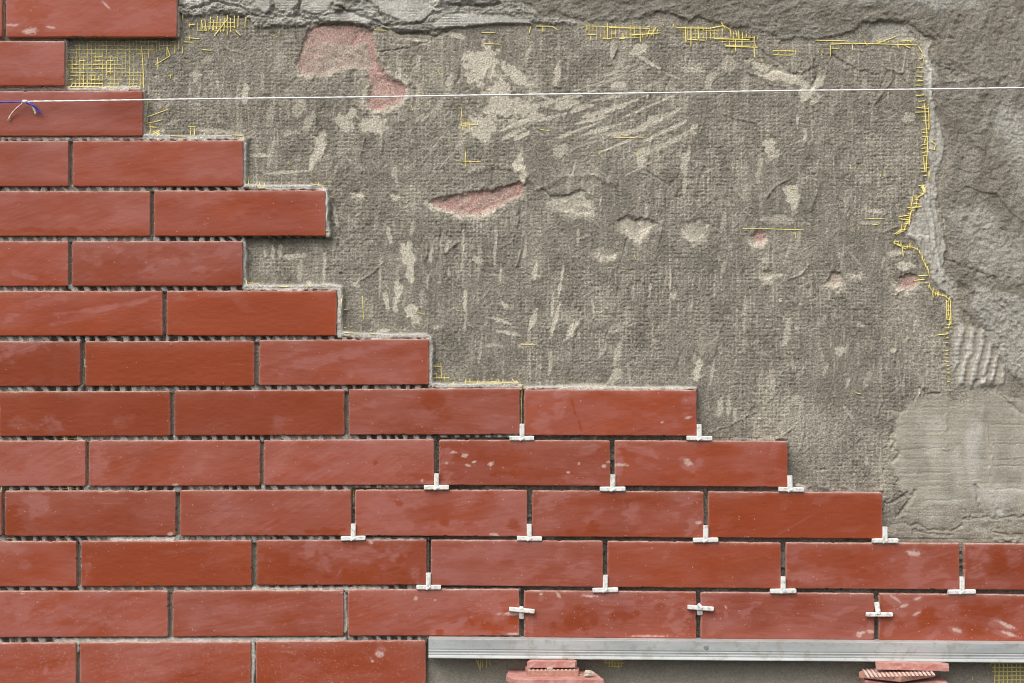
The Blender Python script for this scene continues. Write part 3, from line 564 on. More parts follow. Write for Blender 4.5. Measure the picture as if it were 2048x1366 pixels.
# thin lips and gouges left by the trowel
r3 = random.Random(9)
def lip_line(cx, cy, L_, ang, hgt, wid):
    c_, s_ = math.cos(math.radians(ang)) * L_ / 2, -math.sin(math.radians(ang)) * L_ / 2
    bend = r3.uniform(-.18, .18) * L_
    pts = [(cx - c_, cy - s_), (cx - s_ * bend / L_ * 2, cy + c_ * bend / L_ * 2), (cx + c_, cy + s_)]
    w = win(cx - L_ * .6, cy - L_ * .6, cx + L_ * .6, cy + L_ * .6, 10)
    d, sd = pline(pts, X[w] + 3.5 * warp2[w], Y[w] + 3 * warp_small[w])
    H[w] += hgt * np.exp(-(d / wid) ** 2) * (1 + .6 * warp_small[w]) * ss(-.5, .1, warp2[w] + .2)
for _ in range(120):
    a_ = r3.choice([r3.uniform(70, 100)] * 3 + [r3.uniform(10, 40), r3.uniform(-50, -10)])
    lip_line(r3.uniform(380, 1850), r3.uniform(80, 980), r3.uniform(25, 110), a_, r3.choice([1.8, 2.4, -2.4, -1.8, 3.0]), r3.uniform(1.6, 3.4))
# hollows knocked through to older layers: polygon, depth, pinkness, paleness
HOL = [
 ([(612,60),(640,49),(700,49),(745,60),(752,90),(758,118),(775,148),(812,166),(816,190),(800,212),(770,224),(738,230),(728,200),(733,170),(728,142),(700,138),(640,158),(600,150),(586,125),(598,100),(606,75)], 6, 1, .7),
 ([(850,405),(870,393),(920,386),(960,379),(1010,371),(1040,361),(1053,372),(1046,393),(1010,413),(960,438),(910,434),(880,424)], 8, 1, .7),
 ([(1082,378),(1110,388),(1140,385),(1165,376),(1178,395),(1184,430),(1150,432),(1115,420),(1095,400)], 6, 0, 1),
 ([(1228,438),(1260,431),(1300,438),(1326,446),(1290,468),(1278,486),(1255,464)], 8, 0, 1),
 ([(1362,446),(1400,436),(1424,448),(1410,470),(1388,492),(1370,470)], 5, 0, .8),
 ([(1500,466),(1515,457),(1530,463),(1538,480),(1525,492),(1503,490)], 8, .9, .6),
 ([(1518,538),(1545,538),(1560,550),(1535,562)], 5, 0, .8),
 ([(1648,562),(1664,540),(1684,543),(1692,565),(1680,580),(1655,572)], 7, .3, .9),
 ([(1790,560),(1800,548),(1825,544),(1847,558),(1835,575),(1815,586),(1795,577)], 6, .8, .5),
 ([(1488,115),(1500,109),(1512,118),(1505,124),(1490,124)], 5, 1.3, 0),
 ([(1700,545),(1718,535),(1726,550),(1712,560)], 3, 0, .3),
 ([(1185,495),(1205,490),(1240,502),(1230,520),(1200,518)], 3, 0, .5),
 ([(706,380),(722,378),(722,396),(708,394)], 6, 0, 0),
 ([(788,386),(798,384),(798,396),(790,398)], 6, 0, 0),
]
for poly, dep, pk, pl in HOL:
    bx = [p[0] for p in poly]; by = [p[1] for p in poly]
    w = win(min(bx), min(by), max(bx), max(by), 30)
    d = sdf(poly, X[w], Y[w]) + 5.0 * warp2[w] + 4.0 * warp_small[w] + 2.0 * fbm(X[w] / 3.5, Y[w] / 3.5, 46, 2)
    # steep break at the top, sloping lip below
    yrel = (Y[w] - min(by)) / (max(by) - min(by))
    wd = 4 + 13 * np.clip(yrel + .3 * warp2[w], 0, 1)
    k = ss(0, 1, d / wd)
    smooth = H0s[w] + 2.6 * warp2[w] + 1.2 * warp_small[w] + .7 * grain[w]
    H[w] = H[w] * (1 - k) + (smooth - dep * .85) * k
    halo = np.clip(1 - np.abs(d + 4) / 14, 0, 1) * (ss(-.1, .25, fbm(X[w] / 14, Y[w] / 12, 47, 3)))
    L[w] = np.maximum(L[w], .75 * halo * ss(.2, .6, yrel) * (pl > 0))
    lip = np.exp(-((d - 3) / 6.5) ** 2) * ss(.3, .8, yrel + .3 * warp2[w])  # highlight along the lower lip, painted in as pale colour
    L[w] = np.maximum(L[w] * (1 - k), np.clip(np.maximum(k * pl * .8, lip * 1.15) * (1 + .8 * warp_small[w]), 0, 1))
    if pk:
        if dep == 6 and pk == 1:
            pm = np.maximum(1 - ss(70, 105, Y[w] + 14 * warp2[w]), np.maximum(ss(722, 752, X[w] + 16 * warp2[w]), .28 + .3 * (1 - ss(610, 680, X[w]))))
            pm = pm * (.8 + .5 * ss(-.3, .3, fbm(X[w] / 20, Y[w] / 12, 44, 4)))
        else:
            pm = .7 + .4 * ss(-.25, .25, fbm(X[w] / 16, Y[w] / 12, 45, 3))
        PK[w] = np.maximum(PK[w], np.clip(k * pm * pk * ss(0, 5, d), 0, 1))
# mortar smears in the pink hollow and the break line beside it
def ridge(pts, hgt, wid, warp=3.0, mask=None, ms=1.0, rough=.4):
    bx = [p[0] for p in pts]; by = [p[1] for p in pts]
    w = win(min(bx), min(by), max(bx), max(by), wid * 3 + 12)
    d, sd = pline(pts, X[w] + warp * warp2[w] * 1.5, Y[w] + warp * warp_small[w])
    k = np.exp(-(d / wid) ** 2)
    H[w] += hgt * k * (1 + rough * warp_small[w])
    if mask is not None: mask[w] = np.clip(mask[w] + ms * k, 0, 1)
ridge([(756,110),(775,145),(800,160),(815,168)], 4, 6)
ridge([(728,150),(732,190),(728,225)], 2.5, 5)
ridge([(1490,120),(1520,150),(1545,138),(1600,150),(1640,130)], -3, 3, 5)
ridge([(1630,120),(1635,150),(1618,180)], -4, 3, 3)
ridge([(1660,110),(1690,130),(1720,140),(1750,150)], -3, 2.5, 6)
ridge([(1080,378),(1130,350),(1180,352),(1230,368)], 2.6, 6, 5)
ridge([(940,345),(990,330),(1040,340),(1060,365)], 2.6, 5, 5)

# ---- thick render, upper right
TH = [(1052,-400),(1056,5),(1085,34),(1112,27),(1150,36),(1198,46),(1226,48),(1262,38),(1288,34),(1318,24),(1350,34),(1376,49),(1398,36),(1418,40),(1442,50),(1462,58),(1500,61),(1530,68),(1560,82),(1620,80),(1652,80),(1700,66),(1730,50),(1762,42),(1812,46),(1832,66),(1846,76),(1868,82),
      (1860,112),(1868,152),(1866,190),(1874,230),(1894,290),(1884,330),(1874,400),(1884,450),(1898,500),(1890,530),(1906,566),(1924,580),(1932,620),(1968,662),(1990,700),(2004,740),(2040,775),(2600,790),(2600,-400)]
d = sdf(TH, X, Y) + 7 * warp2 + 3.5 * warp_small
k = ss(0, 7 + 10 * ss(1850, 1900, X), d)
rough_all = 1.2 * fbm(X / 5.5, Y / 4.5, 25, 3, .6) - 1.0 * ss(.55, .9, vn(X / 9, Y / 7, 26))
tex = rough_all + 2.6 * fbm(*[a / s for a, s in zip(rot(X, Y, -12), (60, 13))], 21, 5, .6) + 1.5 * fbm(X / 12, Y / 9, 22, 4, .6)
tex_r = rough_all + 2.4 * fbm(*[a / s for a, s in zip(rot(X, Y, -70 + 0), (70, 16))], 23, 4, .55) + 1.6 * fbm(X / 10, Y / 7, 24, 4, .6)
mr = ss(1830, 1900, X)
H2 = -20 + 3.5 + 6 * ss(0, 80, d) + tex * (1 - mr) + tex_r * mr
H = H * (1 - k) + H2 * k
for a_ in (L, PK): a_ *= (1 - k)
BR = np.maximum(BR, k * (1 - .7 * ss(1880, 2020, X + 40 * warp_big) * ss(190, 330, Y + 50 * warp_big)))
# bluish cement faces on the right
def cem(poly, s=1.0, rough=0.4, up=1.5, arr=None, sw=10, warp=8):
    bx = [p[0] for p in poly]; by = [p[1] for p in poly]
    w = win(min(bx), min(by), max(bx), max(by), 30)
    dd = sdf(poly, X[w], Y[w]) + warp * warp2[w] + warp * .5 * warp_small[w]
    kk = ss(0, sw, dd)
    base_ = H0s[w] + 0
    if arr is None: arr = Wc
    arr[w] = np.maximum(arr[w], s * kk)
    H[w] = H[w] + up * kk
    SM[w] = np.maximum(SM[w], (1 - rough) * kk)
    return w, kk
cem([(1945,560),(1985,575),(2060,600),(2400,600),(2400,800),(2060,790),(2010,745),(1990,700),(1965,668),(1935,625)], .42, .75, 2.0)
cem([(1930,230),(1990,180),(2060,200),(2200,200),(2200,440),(2060,440),(2010,400),(1985,330)], .45, .8, .5, sw=60, warp=25)
cem([(1880,400),(1960,390),(2020,440),(2060,470),(2200,480),(2200,600),(1960,560),(1900,480)], .35, .8, -.5, sw=40, warp=25)
cem([(1600,-40),(1760,-40),(1960,-20),(1980,20),(1900,40),(1760,20),(1640,10)], .5, .9, .5, sw=30, warp=20)
# step line across the right
w = win(1940, 330, 2110, 520, 10)
dd, sd = pline([(1925,372),(1960,385),(1988,388),(2020,428),(2060,460),(2120,500)], X[w] + 6 * warp2[w], Y[w] + 6 * warp2[w])
H[w] += 3.2 * np.where(sd > 0, np.exp(-dd / 26), 0) * ss(0, 2.5, dd)
for pts in ([(1925,620),(1950,650),(1985,665),(2010,700)], [(1890,520),(1935,535),(1985,560),(2000,580)], [(1880,130),(1915,150),(1905,150)], [(1980,590),(2020,650),(2060,700)], [(2000,600),(2045,665)], [(1860,60),(1875,72),(1905,78)]):
    ridge(pts, -3, 3.5, 8)
for pts in ([(1900,230),(1960,300)], [(1905,410),(1990,470)], [(1930,560),(2000,640)], [(1940,590),(2010,720)], [(1900,120),(2000,170)], [(1890,165),(2040,150)]):
    ridge(pts, 2.2, 5, 8)
# ---- pale slurry band between netting fringe and render
band = [(1846,80),(1868,84),(1862,112),(1874,160),(1866,190),(1880,240),(1892,300),(1876,350),(1874,400),(1884,450),(1894,500),(1888,530),(1904,566),(1908,600),(1890,590),(1862,560),(1850,520),(1830,490),(1812,470),(1828,430),(1846,380),(1858,320),(1860,260),(1850,200),(1846,150),(1842,110)]
w, kk = cem(band, .50, .4, 0, sw=5, warp=7)
H[w] = H[w] * (1 - kk) + (H0s[w] + 3 + 3.4 * fbm(X[w] / 9, Y[w] / 60, 51, 4) + 1.6 * fbm(X[w] / 5, Y[w] / 5, 52, 3)) * kk
for a_ in (L, PK, BR): a_[w] *= (1 - kk)
ridge([(1846,115),(1862,145),(1858,180),(1868,215)], 5, 3.5, 2, Wc, .6)
ridge([(1848,380),(1860,430),(1868,480),(1878,540),(1886,560)], 6, 4, 2, Wc, .3)
ridge([(1840,400),(1852,450),(1862,500),(1870,540)], 4, 3, 2)
ridge([(1818,472),(1850,476),(1862,480)], 2, 5, 6, Wc, .4)
ridge([(1870,390),(1880,430),(1886,470)], 4, 4, 2)
# pale washed render above the right part of the netting fringe
cem([(1735,50),(1760,42),(1812,46),(1832,66),(1842,84),(1740,86)], .45, .8, -3, sw=6, warp=5)
cem([(1560,84),(1652,84),(1690,72),(1720,84),(1620,95),(1560,94)], .25, .8, 0, sw=6, warp=4)
cem([(1290,36),(1330,26),(1350,38),(1376,52),(1300,60)], .35, .7, 0, sw=6, warp=4, arr=BE)

# ridged trowel patch (1905..1990, 570..770)
w = win(1895, 560, 2000, 780, 10)
dd = sdf([(1903,600),(1903,568),(1918,568),(1926,605),(1930,640),(1968,664),(1996,705),(2014,745),(2016,772),(1960,776),(1908,780),(1900,730),(1898,660)], X[w], Y[w]) + 7 * warp2[w]
kk = ss(-2, 14, dd)
xx, yy = rot(X[w] - 1900, Y[w] - 640, 14)
rid = np.sin(xx / 21 * 2 * math.pi + 2.2 * warp_big[w] + 1.2 * warp2[w]) * ss(640, 660, Y[w])
rid2 = np.sin(Y[w] / 8.5 * 2 * math.pi + .5 * warp2[w]) * (.6 - .3 * ss(640, 660, Y[w]))
H[w] = H[w] * (1 - kk) + (-18 + 2.0 * rid * (1 + warp2[w]) + 1.0 * rid2 + 2.0 * warp2[w] + 1.0 * warp_small[w] + .8 * grain[w]) * kk
BE[w] = np.maximum(BE[w], .8 * kk); BR[w] *= (1 - kk); Wc[w] = np.clip(Wc[w] * (1 - kk) + .75 * kk * ss(.0, .8, rid), 0, 1); L[w] *= (1 - kk); SM[w] = np.maximum(SM[w], .5 * kk)
# ---- trowelled skin, lower right
SK = [(1786,830),(1806,822),(1818,800),(1846,788),(1866,778),(1890,788),(1912,792),(1960,772),(2010,764),(2040,778),(2600,800),(2600,1110),(1700,1110),(1730,1075),(1766,1060),(1790,1050),(1815,1000),(1790,975),(1782,930),(1786,880)]
d = sdf(SK, X, Y) + 9 * warp2 + 5 * warp_small + 10 * warp_big * ss(1860, 1990, X)
k = ss(0, 8 + 26 * ss(1800, 1880, X) * (1 - ss(860, 900, Y)), d)
lowk = ss(990, 1030, Y + 14 * warp_big)
scr = fbm(X / 130, Y / 3.2, 61, 3) * .75 + .9 * fbm(X / 60, Y / 14, 62, 3)
colr = 1.5 * fbm(X / 26, Y / 200, 63, 2)
BLOT = fbm(*[a / s for a, s in zip(rot(X, Y, 6), (26, 90))], 66, 4)
H3 = -18 + scr * .62 + 1.6 * BLOT + .6 * warp2 + colr + .25 * grain + lowk * 2.4 * fbm(X / 24, Y / 13, 64, 4)
H = H * (1 - k) + H3 * k
for a_ in (L, PK, BR): a_ *= (1 - k)
Wc *= (1 - k)
region[(d > 1)] = 4
BE = np.maximum(BE, k * (.72 + .5 * BLOT - .3 * lowk + .35 * fbm(X / 50, Y / 30, 65, 3)))
SM = np.maximum(SM * (1 - k), k * (.85 - .5 * lowk))
for (cx, cy, a, b, s) in [(1945,900,24,90,.9),(1870,850,30,24,.45),(1868,900,24,30,.6),(1915,940,20,50,.5),(1990,985,70,24,.8),(1890,1000,36,14,.5),(2000,1030,40,14,.7),(1855,1000,10,20,.3),(1960,1060,30,8,.5),(2020,820,30,14,.3),(1990,930,60,10,.35),(1870,1035,40,10,.6),(2040,900,30,20,.25)]:
    w = win(cx - a * 1.4, cy - b * 1.4, cx + a * 1.4, cy + b * 1.4)
    r = np.sqrt(((X[w] - cx) / a) ** 2 + ((Y[w] - cy) / b) ** 2) + .5 * warp2[w]
    kk = (1 - ss(.3, 1.1, r)) * s * .7
    Wc[w] = np.maximum(Wc[w], .8 * kk * (Y[w] > 795))
    H[w] += .8 * kk
for yy_, x0_, x1_ in ((815,1835,1960),(850,1980,2100),(865,1850,1890),(888,1985,2100),(897,1800,1890),(918,1990,2100),(932,1990,2100),(946,1795,1900),(960,1840,1960),(968,1915,1975),(972,1840,1900),(978,1990,2100),(1000,1850,1930)):
    ridge([(x0_, yy_ + 1.5), ((x0_ + x1_) / 2, yy_), (x1_, yy_ - 1.5)], -.8, 1.3, 3.5)
for pts in ([(1970,815),(1976,880),(1985,960),(1992,1030),(1998,1060)], [(1893,830),(1889,870),(1896,900)], [(1950,965),(1958,1010),(1962,1040)]):
    ridge(pts, 1.3, 3.5, 9)
ridge([(1950,970),(1955,1000),(1965,1035)], -5, 3.5, 4)
for pts in ([(1803,1030),(1808,1048),(1840,1052),(1855,1058),(1880,1062),(1905,1060),(1925,1052)], [(1925,1040),(1960,1034),(2000,1036),(2050,1034)], [(1830,1062),(1850,1066),(1900,1070)], [(1985,1066),(2020,1072),(2060,1070)], [(1790,838),(1784,860),(1792,880),(1786,900)], [(1783,865),(1780,890),(1796,905),(1788,925)]):
    ridge(pts, -2.6, 2.6, 6)
ridge([(1760,1010),(1790,1000),(1830,985),(1800,1030)], -3.5, 4, 8)
ridge([(1840,775),(1852,788),(1880,786)], -4, 2, 3)
for pts in ([(1990,740),(1950,765),(1985,775),(2040,800)], [(1960,775),(2000,790),(2050,830)]): ridge(pts, -2.5, 4, 8)

# ---- mortar ledge along the top, between first tile and render
LG = [(352,-400),(352,22),(372,34),(386,40),(400,36),(430,30),(470,30),(500,44),(512,60),(560,56),(606,54),(622,46),(650,46),(700,48),(735,54),(748,56),(780,62),(800,66),(836,66),(860,62),(900,58),(960,54),(1010,50),(1062,48),(1100,52),(1160,50),(1150,40),(1112,32),(1085,38),(1056,8),(1052,-400)]
d = sdf(LG, X, Y) + 5 * warp2 + 4 * warp_small
k = ss(0, 6, d)
rg = 1 - np.abs(fbm(X / 55, Y / 26, 71, 5, .6)) * 2.6
H4 = -16 + 4.2 * rg * ss(0, 24, d) + 3.2 * fbm(X / 14, Y / 8, 72, 5, .7) + 2.2 * np.abs(fbm(X / 7, Y / 6, 75, 3)) * 2 + 3 * fbm(X / 120, Y / 40, 73, 2)
k_t = k * (1 - ss(0, 9, sdf(TH, X, Y) + 7 * warp2 + 3.5 * warp_small))
H = H * (1 - k_t) + H4 * k_t
L *= (1 - k_t); region[(k_t > .5)] = 3
Wc = np.maximum(Wc, k_t * np.clip(.62 + .7 * fbm(X / 40, Y / 22, 74, 4), 0, 1))
# smooth combed blocks of mortar
for poly, hh in (([(545,-20),(548,18),(560,27),(585,26),(596,14),(606,-20)], 5), ([(602,4),(610,-20),(668,-20),(668,6),(655,24),(636,32),(602,24),(596,16)], 5), ([(505,-20),(512,20),(530,32),(545,24),(544,-20)], 6),
                 ([(728,-20),(735,6),(765,30),(800,44),(850,46),(880,22),(860,10),(800,-20)], 4), ([(655,26),(700,20),(740,40),(742,54),(700,46),(660,46)], 3), ([(862,50),(890,28),(1000,26),(1060,40),(1070,52),(1000,50),(870,60)], 3), ([(420,-20),(430,2),(500,-4),(505,-20)], 4)):
    bx = [p[0] for p in poly]; by = [p[1] for p in poly]
    w = win(min(bx), min(by), max(bx), max(by), 16)
    dd = sdf(poly, X[w], Y[w]) + 2.2 * warp2[w]
    kk = ss(0, 5, dd)
    H[w] = H[w] * (1 - kk) + (-16 + hh + .8 * np.sin(Y[w] / 5.2 * 2 * math.pi + warp_big[w]) * ss(-.2, .3, warp_big[w]) + 1.4 * warp2[w] + .8 * warp_small[w] + .6 * grain[w]) * kk
    Wc[w] = np.maximum(Wc[w], .75 * kk * (1 + .3 * warp2[w])); SM[w] = np.maximum(SM[w], .25 * kk)
for pts in ([(546,-10),(547,18)], [(604,-10),(600,16),(592,28)], [(505,32),(545,36),(590,32),(612,44)], [(590,28),(615,38),(640,40)], [(664,10),(690,22),(735,36),(760,46)], [(735,4),(760,20),(770,42)], [(742,50),(800,52),(840,50),(872,26)], [(900,10),(960,14),(1000,10)], [(770,52),(800,68),(840,66),(870,72),(900,62)], [(640,52),(680,48),(735,54),(745,64)], [(440,26),(470,34),(500,30)], [(360,12),(380,20),(400,14)], [(400,14),(430,6),(470,12),(500,24)]):
    ridge(pts, -6, 2.6, 5)
ridge([(880,4),(930,-2),(990,-4)], 8, 9, 3, BR, .8)
w = win(640, -10, 720, 40); r_ = np.sqrt(((X[w] - 677) / 13) ** 2 + ((Y[w] - 16) / 11) ** 2) + .5 * warp2[w]
H[w] += 10 * (1 - ss(.3, 1.1, r_)); BR[w] = np.maximum(BR[w], 1 - ss(.5, 1.1, r_)); Wc[w] *= ss(.5, 1.1, r_)

# ---- concrete below the rail
kb = ss(1296, 1304, Y) * ss(852, 856, X)
BE0 = kb
H = H * (1 - kb) + (-19 + 1.0 * fbm(X / 90, Y / 30, 81, 3) + .4 * grain - .5 * lines * ss(.1, .4, fbm(X / 50, Y / 40, 82, 2))) * kb
L *= (1 - .9 * kb); SM = np.maximum(SM, .65 * kb)
BE = np.maximum(BE * (1 - kb), kb * .55)

# ---- adhesive behind the tiles: combed in the older courses, patchy behind the newly set ones
def row_right(y):
    for (t, b, xr) in ((-420, 78, 356), (78, 177, 133), (177, 276, 289), (276, 376, 491), (376, 476, 655), (476, 576, 490), (576, 675, 680), (675, 774, 862), (774, 874, 1044), (874, 974, 872), (974, 1073, 705), (1073, 1173, 858), (1173, 1276, 1042), (1276, 1800, 856)):
        if t <= y < b: return xr
    return -1
rr = np.array([row_right(y) for y in ys])
inside = X < rr[:, None]
old = inside & (Y > 276)
per = 22.0
sl = X - .3 * (Y % 100 - 78) + 16 * fbm(X / 70, Y / 60, 91, 3)
comb = ss(-.35, .35, np.sin(sl / per * 2 * math.pi) + .5 * warp2 + .35 * warp_small)
pn = fbm(X / 55, Y / 200, 92, 2)
patch = ss(.02, .18, pn + .22 * ss(1050, 1200, Y))            # places where the adhesive filled the joint
ah = -20 + 2 * warp2 + 15 * np.maximum(comb, patch * .72) + .9 * warp_small
# vertical joints are wiped out deeper
vj = np.zeros(X.shape)
for row in TL:
    if row[0] < 4: continue
    w = win(row[2] - 2, min(row[3], row[4]), row[2] + 12, max(row[5], row[6]), 0)
    yy = Y[w]; vv = ss(row[3] + 1, row[3] + 5, yy) * (1 - ss(row[5] - 5, row[5] - 1, yy))
    vj[w] = np.maximum(vj[w], vv)
ah = ah * (1 - vj) + (-14 + 1.2 * warp_small + 1.5 * fbm(X / 30, Y / 40, 95, 2)) * vj
H = np.where(old, ah, H); AD = np.where(old, (.35 + .65 * comb * (1 - .4 * patch)) * (1 - vj) + .12 * vj, AD); Wc = np.where(old, .45 * comb * (1 - vj), Wc)
for a_ in (L, PK, BR, BE): a_[old] = 0
SM[old] = .5; region[old] = 1
top3 = inside & (Y <= 276)
H = np.where(top3, -15 + 2.5 * warp2 + 1.2 * warp_small, H); L = np.where(top3, .35, L); AD = np.where(top3, .5, AD)
for a_ in (PK, Wc, BR): a_[top3] = 0
region[top3] = 1
# newly set side: bare base coat in shadow with odd blobs of adhesive
new = (~inside) & (((Y > 868) & (X < 1577)) | ((Y > 972) & (X < 1767)) | (Y > 1076)) & (Y < 1290)
bl = ss(.18, .42, fbm(X / 48, Y / 30, 97, 3))
H = np.where(new & (Y > 874), np.maximum(H - 1.5, -22) + 6 * bl, H)
AD = np.where(new & (Y > 874), bl * .8, AD); 
for a_ in (BE, Wc, L): a_[new & (Y > 1082)] *= .2
# courses 12 and 13 run under the rail end
# pale mortar squeezed out round the free tile ends: polyline, half width, height above base
RIM = [
 ([(292,274),(330,277),(380,278),(440,277),(484,276),(489,281),(489,372)], 4.5, 17),
 ([(497,374),(540,377),(600,376),(640,376),(653,383),(656,400),(654,440),(656,470)], 4.5, 18),
 ([(488,482),(490,520),(491,572)], 4.0, 12),
 ([(497,574),(540,577),(600,576),(660,574),(680,577),(682,600),(680,640),(680,671)], 5.0, 18),
 ([(684,668),(720,672),(780,673),(850,672),(861,677),(861,720),(862,768)], 4.5, 17),
 ([(868,770),(900,773),(960,771),(1030,770),(1040,774)], 4.5, 17),
 ([(355,20),(356,45),(355,72)], 3.5, 10), ([(132,84),(133,120),(132,170)], 3, 8), ([(288,184),(288,230),(288,272)], 3, 7),
 ([(140,178),(200,179),(280,178)], 3.5, 12), ([(150,277),(220,277),(290,276)], 3, 14), ([(0,277),(60,277),(140,278)], 3, 13),
 ([(1050,776),(1090,775),(1150,776),(1240,777),(1390,777)], 2.5, 14), ([(0,178),(60,178),(140,178)], 3, 8),
 ([(230,1077),(280,1077),(350,1076)], 4, 17), ([(118,1279),(200,1280),(300,1279),(345,1279)], 3.5, 14), ([(356,1278),(420,1278),(520,1277),(690,1276)], 4, 16), ([(507,1286),(508,1320),(506,1366)], 3, 16), ([(156,1286),(157,1300)], 3, 15),
 ([(510,1176),(560,1176),(640,1177),(700,1175),(760,1176)], 3, 13), ([(690,1186),(691,1260)], 3, 13),
]
for pts, wid, up in RIM:
    bx = [p[0] for p in pts]; by = [p[1] for p in pts]
    w = win(min(bx), min(by), max(bx), max(by), 20)
    dd, sd = pline(pts, X[w] + 1.5 * warp2[w], Y[w] + 1.5 * warp_small[w])
    wid += 1.8; up += 1.5
    kk = 1 - ss(wid * .55, wid * 1.35, dd + 1.2 * warp_small[w] + 1.6 * warp2[w])
    H[w] = np.maximum(H[w], (-20 + up * (.85 + .25 * warp2[w])) * kk + H[w] * (1 - kk))
    Wc[w] = np.maximum(Wc[w], kk); AD[w] *= (1 - kk); region[w][kk > .5] = 1

# bulge of stray base coat in the netting area at the top left
kk = ss(0, 8, sdf([(133,80),(352,80),(340,95),(300,118),(290,180),(133,180)], X, Y) + 4 * warp2)
H = H + kk * (-1.2 + 1.4 * fbm(X / 22, Y / 18, 99, 3)); BE = np.maximum(BE, .55 * kk); L *= (1 - .6 * kk)

d_th = sdf(TH, X, Y)
region[(d_th + 7 * warp2 + 3.5 * warp_small > 3) & (region == 0)] = 2
H[np.isnan(H)] = -20
# the netting and its fringe need the relief height
def Hat(x, y):
    i = min(max(int(np.searchsorted(xs, x)), 0), len(xs) - 1); j = min(max(int(np.searchsorted(ys, y)), 0), len(ys) - 1)
    return float(H[j, i])

KW = (D + 20 * S) / D
def wallpt(px, py, h):
    return (CAMX + (px - CX) * S * KW, -h * S, CAMZ - (py - CY) * S * KW)
co = np.stack([CAMX + (X - CX) * S * KW, -H * S, CAMZ - (Y - CY) * S * KW], -1).reshape(-1, 3)
ny, nx = X.shape
idx = np.arange(nx * ny).reshape(ny, nx)
quads = np.stack([idx[1:, :-1], idx[1:, 1:], idx[:-1, 1:], idx[:-1, :-1]], -1)
# leave out what every tile hides completely
hid = np.zeros(X.shape, bool)
for row in TL:
    w = win(row[1] + 14, max(row[3], row[4]) + 14, row[2] - 14, min(row[5], row[6]) - 14, 0)
    hid[w] = True
fh = hid[1:, :-1] & hid[1:, 1:] & hid[:-1, 1:] & hid[:-1, :-1]
freg = region[:-1, :-1]
ka = np.stack([L, PK, Wc, np.ones_like(L)], -1).reshape(-1, 4)
kb_ = np.stack([BR, AD, BE, np.ones_like(L)], -1).reshape(-1, 4)
smf = SM.reshape(-1)
def wall_piece(name, r, parent):
    q = quads[(freg == r) & ~fh].reshape(-1, 4)
    used = np.unique(q); remap = np.zeros(nx * ny, np.int64); remap[used] = np.arange(len(used))
    me = mesh_np(name, co[used], remap[q])
    set_col(me, 'kind_a', np.clip(ka[used], 0, 1)); set_col(me, 'kind_b', np.clip(kb_[used], 0, 1)); set_attr(me, 'smoothness', np.clip(smf[used], 0, 1))
    return link_mesh(name, me, parent, MASON)
wall = wall_piece('rendered_wall', 0, None)
tag(wall, 'rough grey brown rendered wall with netting imprint, half covered by red tiles', 'wall')
o = wall_piece('adhesive_bed', 1, wall); tag(o, 'combed pale grey tile adhesive showing in the joints')
o = wall_piece('thick_render', 2, wall); tag(o, 'thick coarse render with a ragged overhanging edge')
o = wall_piece('mortar_ledge', 3, wall); tag(o, 'broken ledge of pale cracked mortar')
o = wall_piece('trowelled_skin', 4, wall); tag(o, 'smooth beige trowelled mortar with horizontal scratches')
# masonry body behind the relief
bm = bmesh.new()
x0, z1, _ = wallpt(xs[0], ys[0], 0)[0], wallpt(xs[0], ys[0], 0)[2], 0
x1, z0 = wallpt(xs[-1], ys[-1], 0)[0], wallpt(xs[-1], ys[-1], 0)[2]
bmesh.ops.create_cube(bm, size=1)
for v in bm.verts:
    v.co = Vector(((x0 + x1) / 2 + v.co.x * (x1 - x0), 0.04 + .12 + v.co.y * .24, (z0 + z1) / 2 + v.co.z * (z1 - z0)))
me = bpy.data.meshes.new('masonry_core'); bm.to_mesh(me); bm.free()
link_mesh('masonry_core', me, wall, MASON)

# ------------------------------------------------------------------ yellow netting
class Strands:
    def __init__(s): s.co = []; s.q = []
    def add(s, pts, r=.8):
        n = len(pts)
        if n < 2: return
        b = len(s.co)
        for i, p in enumerate(pts):
            a = Vector(pts[max(i - 1, 0)]); c = Vector(pts[min(i + 1, n - 1)])
            t = c - a
            if t.length < 1e-9: t = Vector((1, 0, 0))
            t.normalize(); u = t.cross(Vector((0, 1, 0)))
            if u.length < .1: u = Vector((1, 0, 0))
            u.normalize(); v = u.cross(t)
            for k in range(6):
                an = k * math.pi / 3
                q = Vector(p) + (u * math.cos(an) + v * math.sin(an) * .8) * r * 1.15 * S
                s.co.append(tuple(q))
        for i in range(n - 1):
            for k in range(6):
                s.q.append((b + i * 6 + k, b + i * 6 + (k + 1) % 6, b + (i + 1) * 6 + (k + 1) % 6, b + (i + 1) * 6 + k))
        for e in (0, n - 1):
            s.q.append((b + e * 6, b + e * 6 + 1, b + e * 6 + 2, b + e * 6 + 3)); s.q.append((b + e * 6 + 3, b + e * 6 + 4, b + e * 6 + 5, b + e * 6))
    def px(s, pts, r=.8, lift=.5, lift_end=None):
        """pts in pixels, draped on the relief"""
        out = []
        L_ = []
        for i in range(len(pts) - 1):
            (xa, ya), (xb, yb) = pts[i], pts[i + 1]
            n = max(2, int(math.hypot(xb - xa, yb - ya) / 3))
            for k in range(n): L_.append((xa + (xb - xa) * k / n, ya + (yb - ya) * k / n))
        L_.append(pts[-1])
        hs_ = [Hat(x, y) for x, y in L_]
        for i, (x, y) in enumerate(L_):
            f = i / max(1, len(L_) - 1)
            h = np.mean(hs_[max(0, i - 2):i + 3]); h = h + lift + .35 + .9 * float(_T[int(x / 5) & 511, int(y / 5) & 511] - .5) + (lift_end * f if lift_end else 0)
            out.append(wallpt(x, y, h))
        s.add(out, r)
    def build(s, name, label):
        me = mesh_np(name, s.co, s.q)
        o = link_mesh(name, me, wall, YELLOW); tag(o, label); return o
rs = random.Random(21)
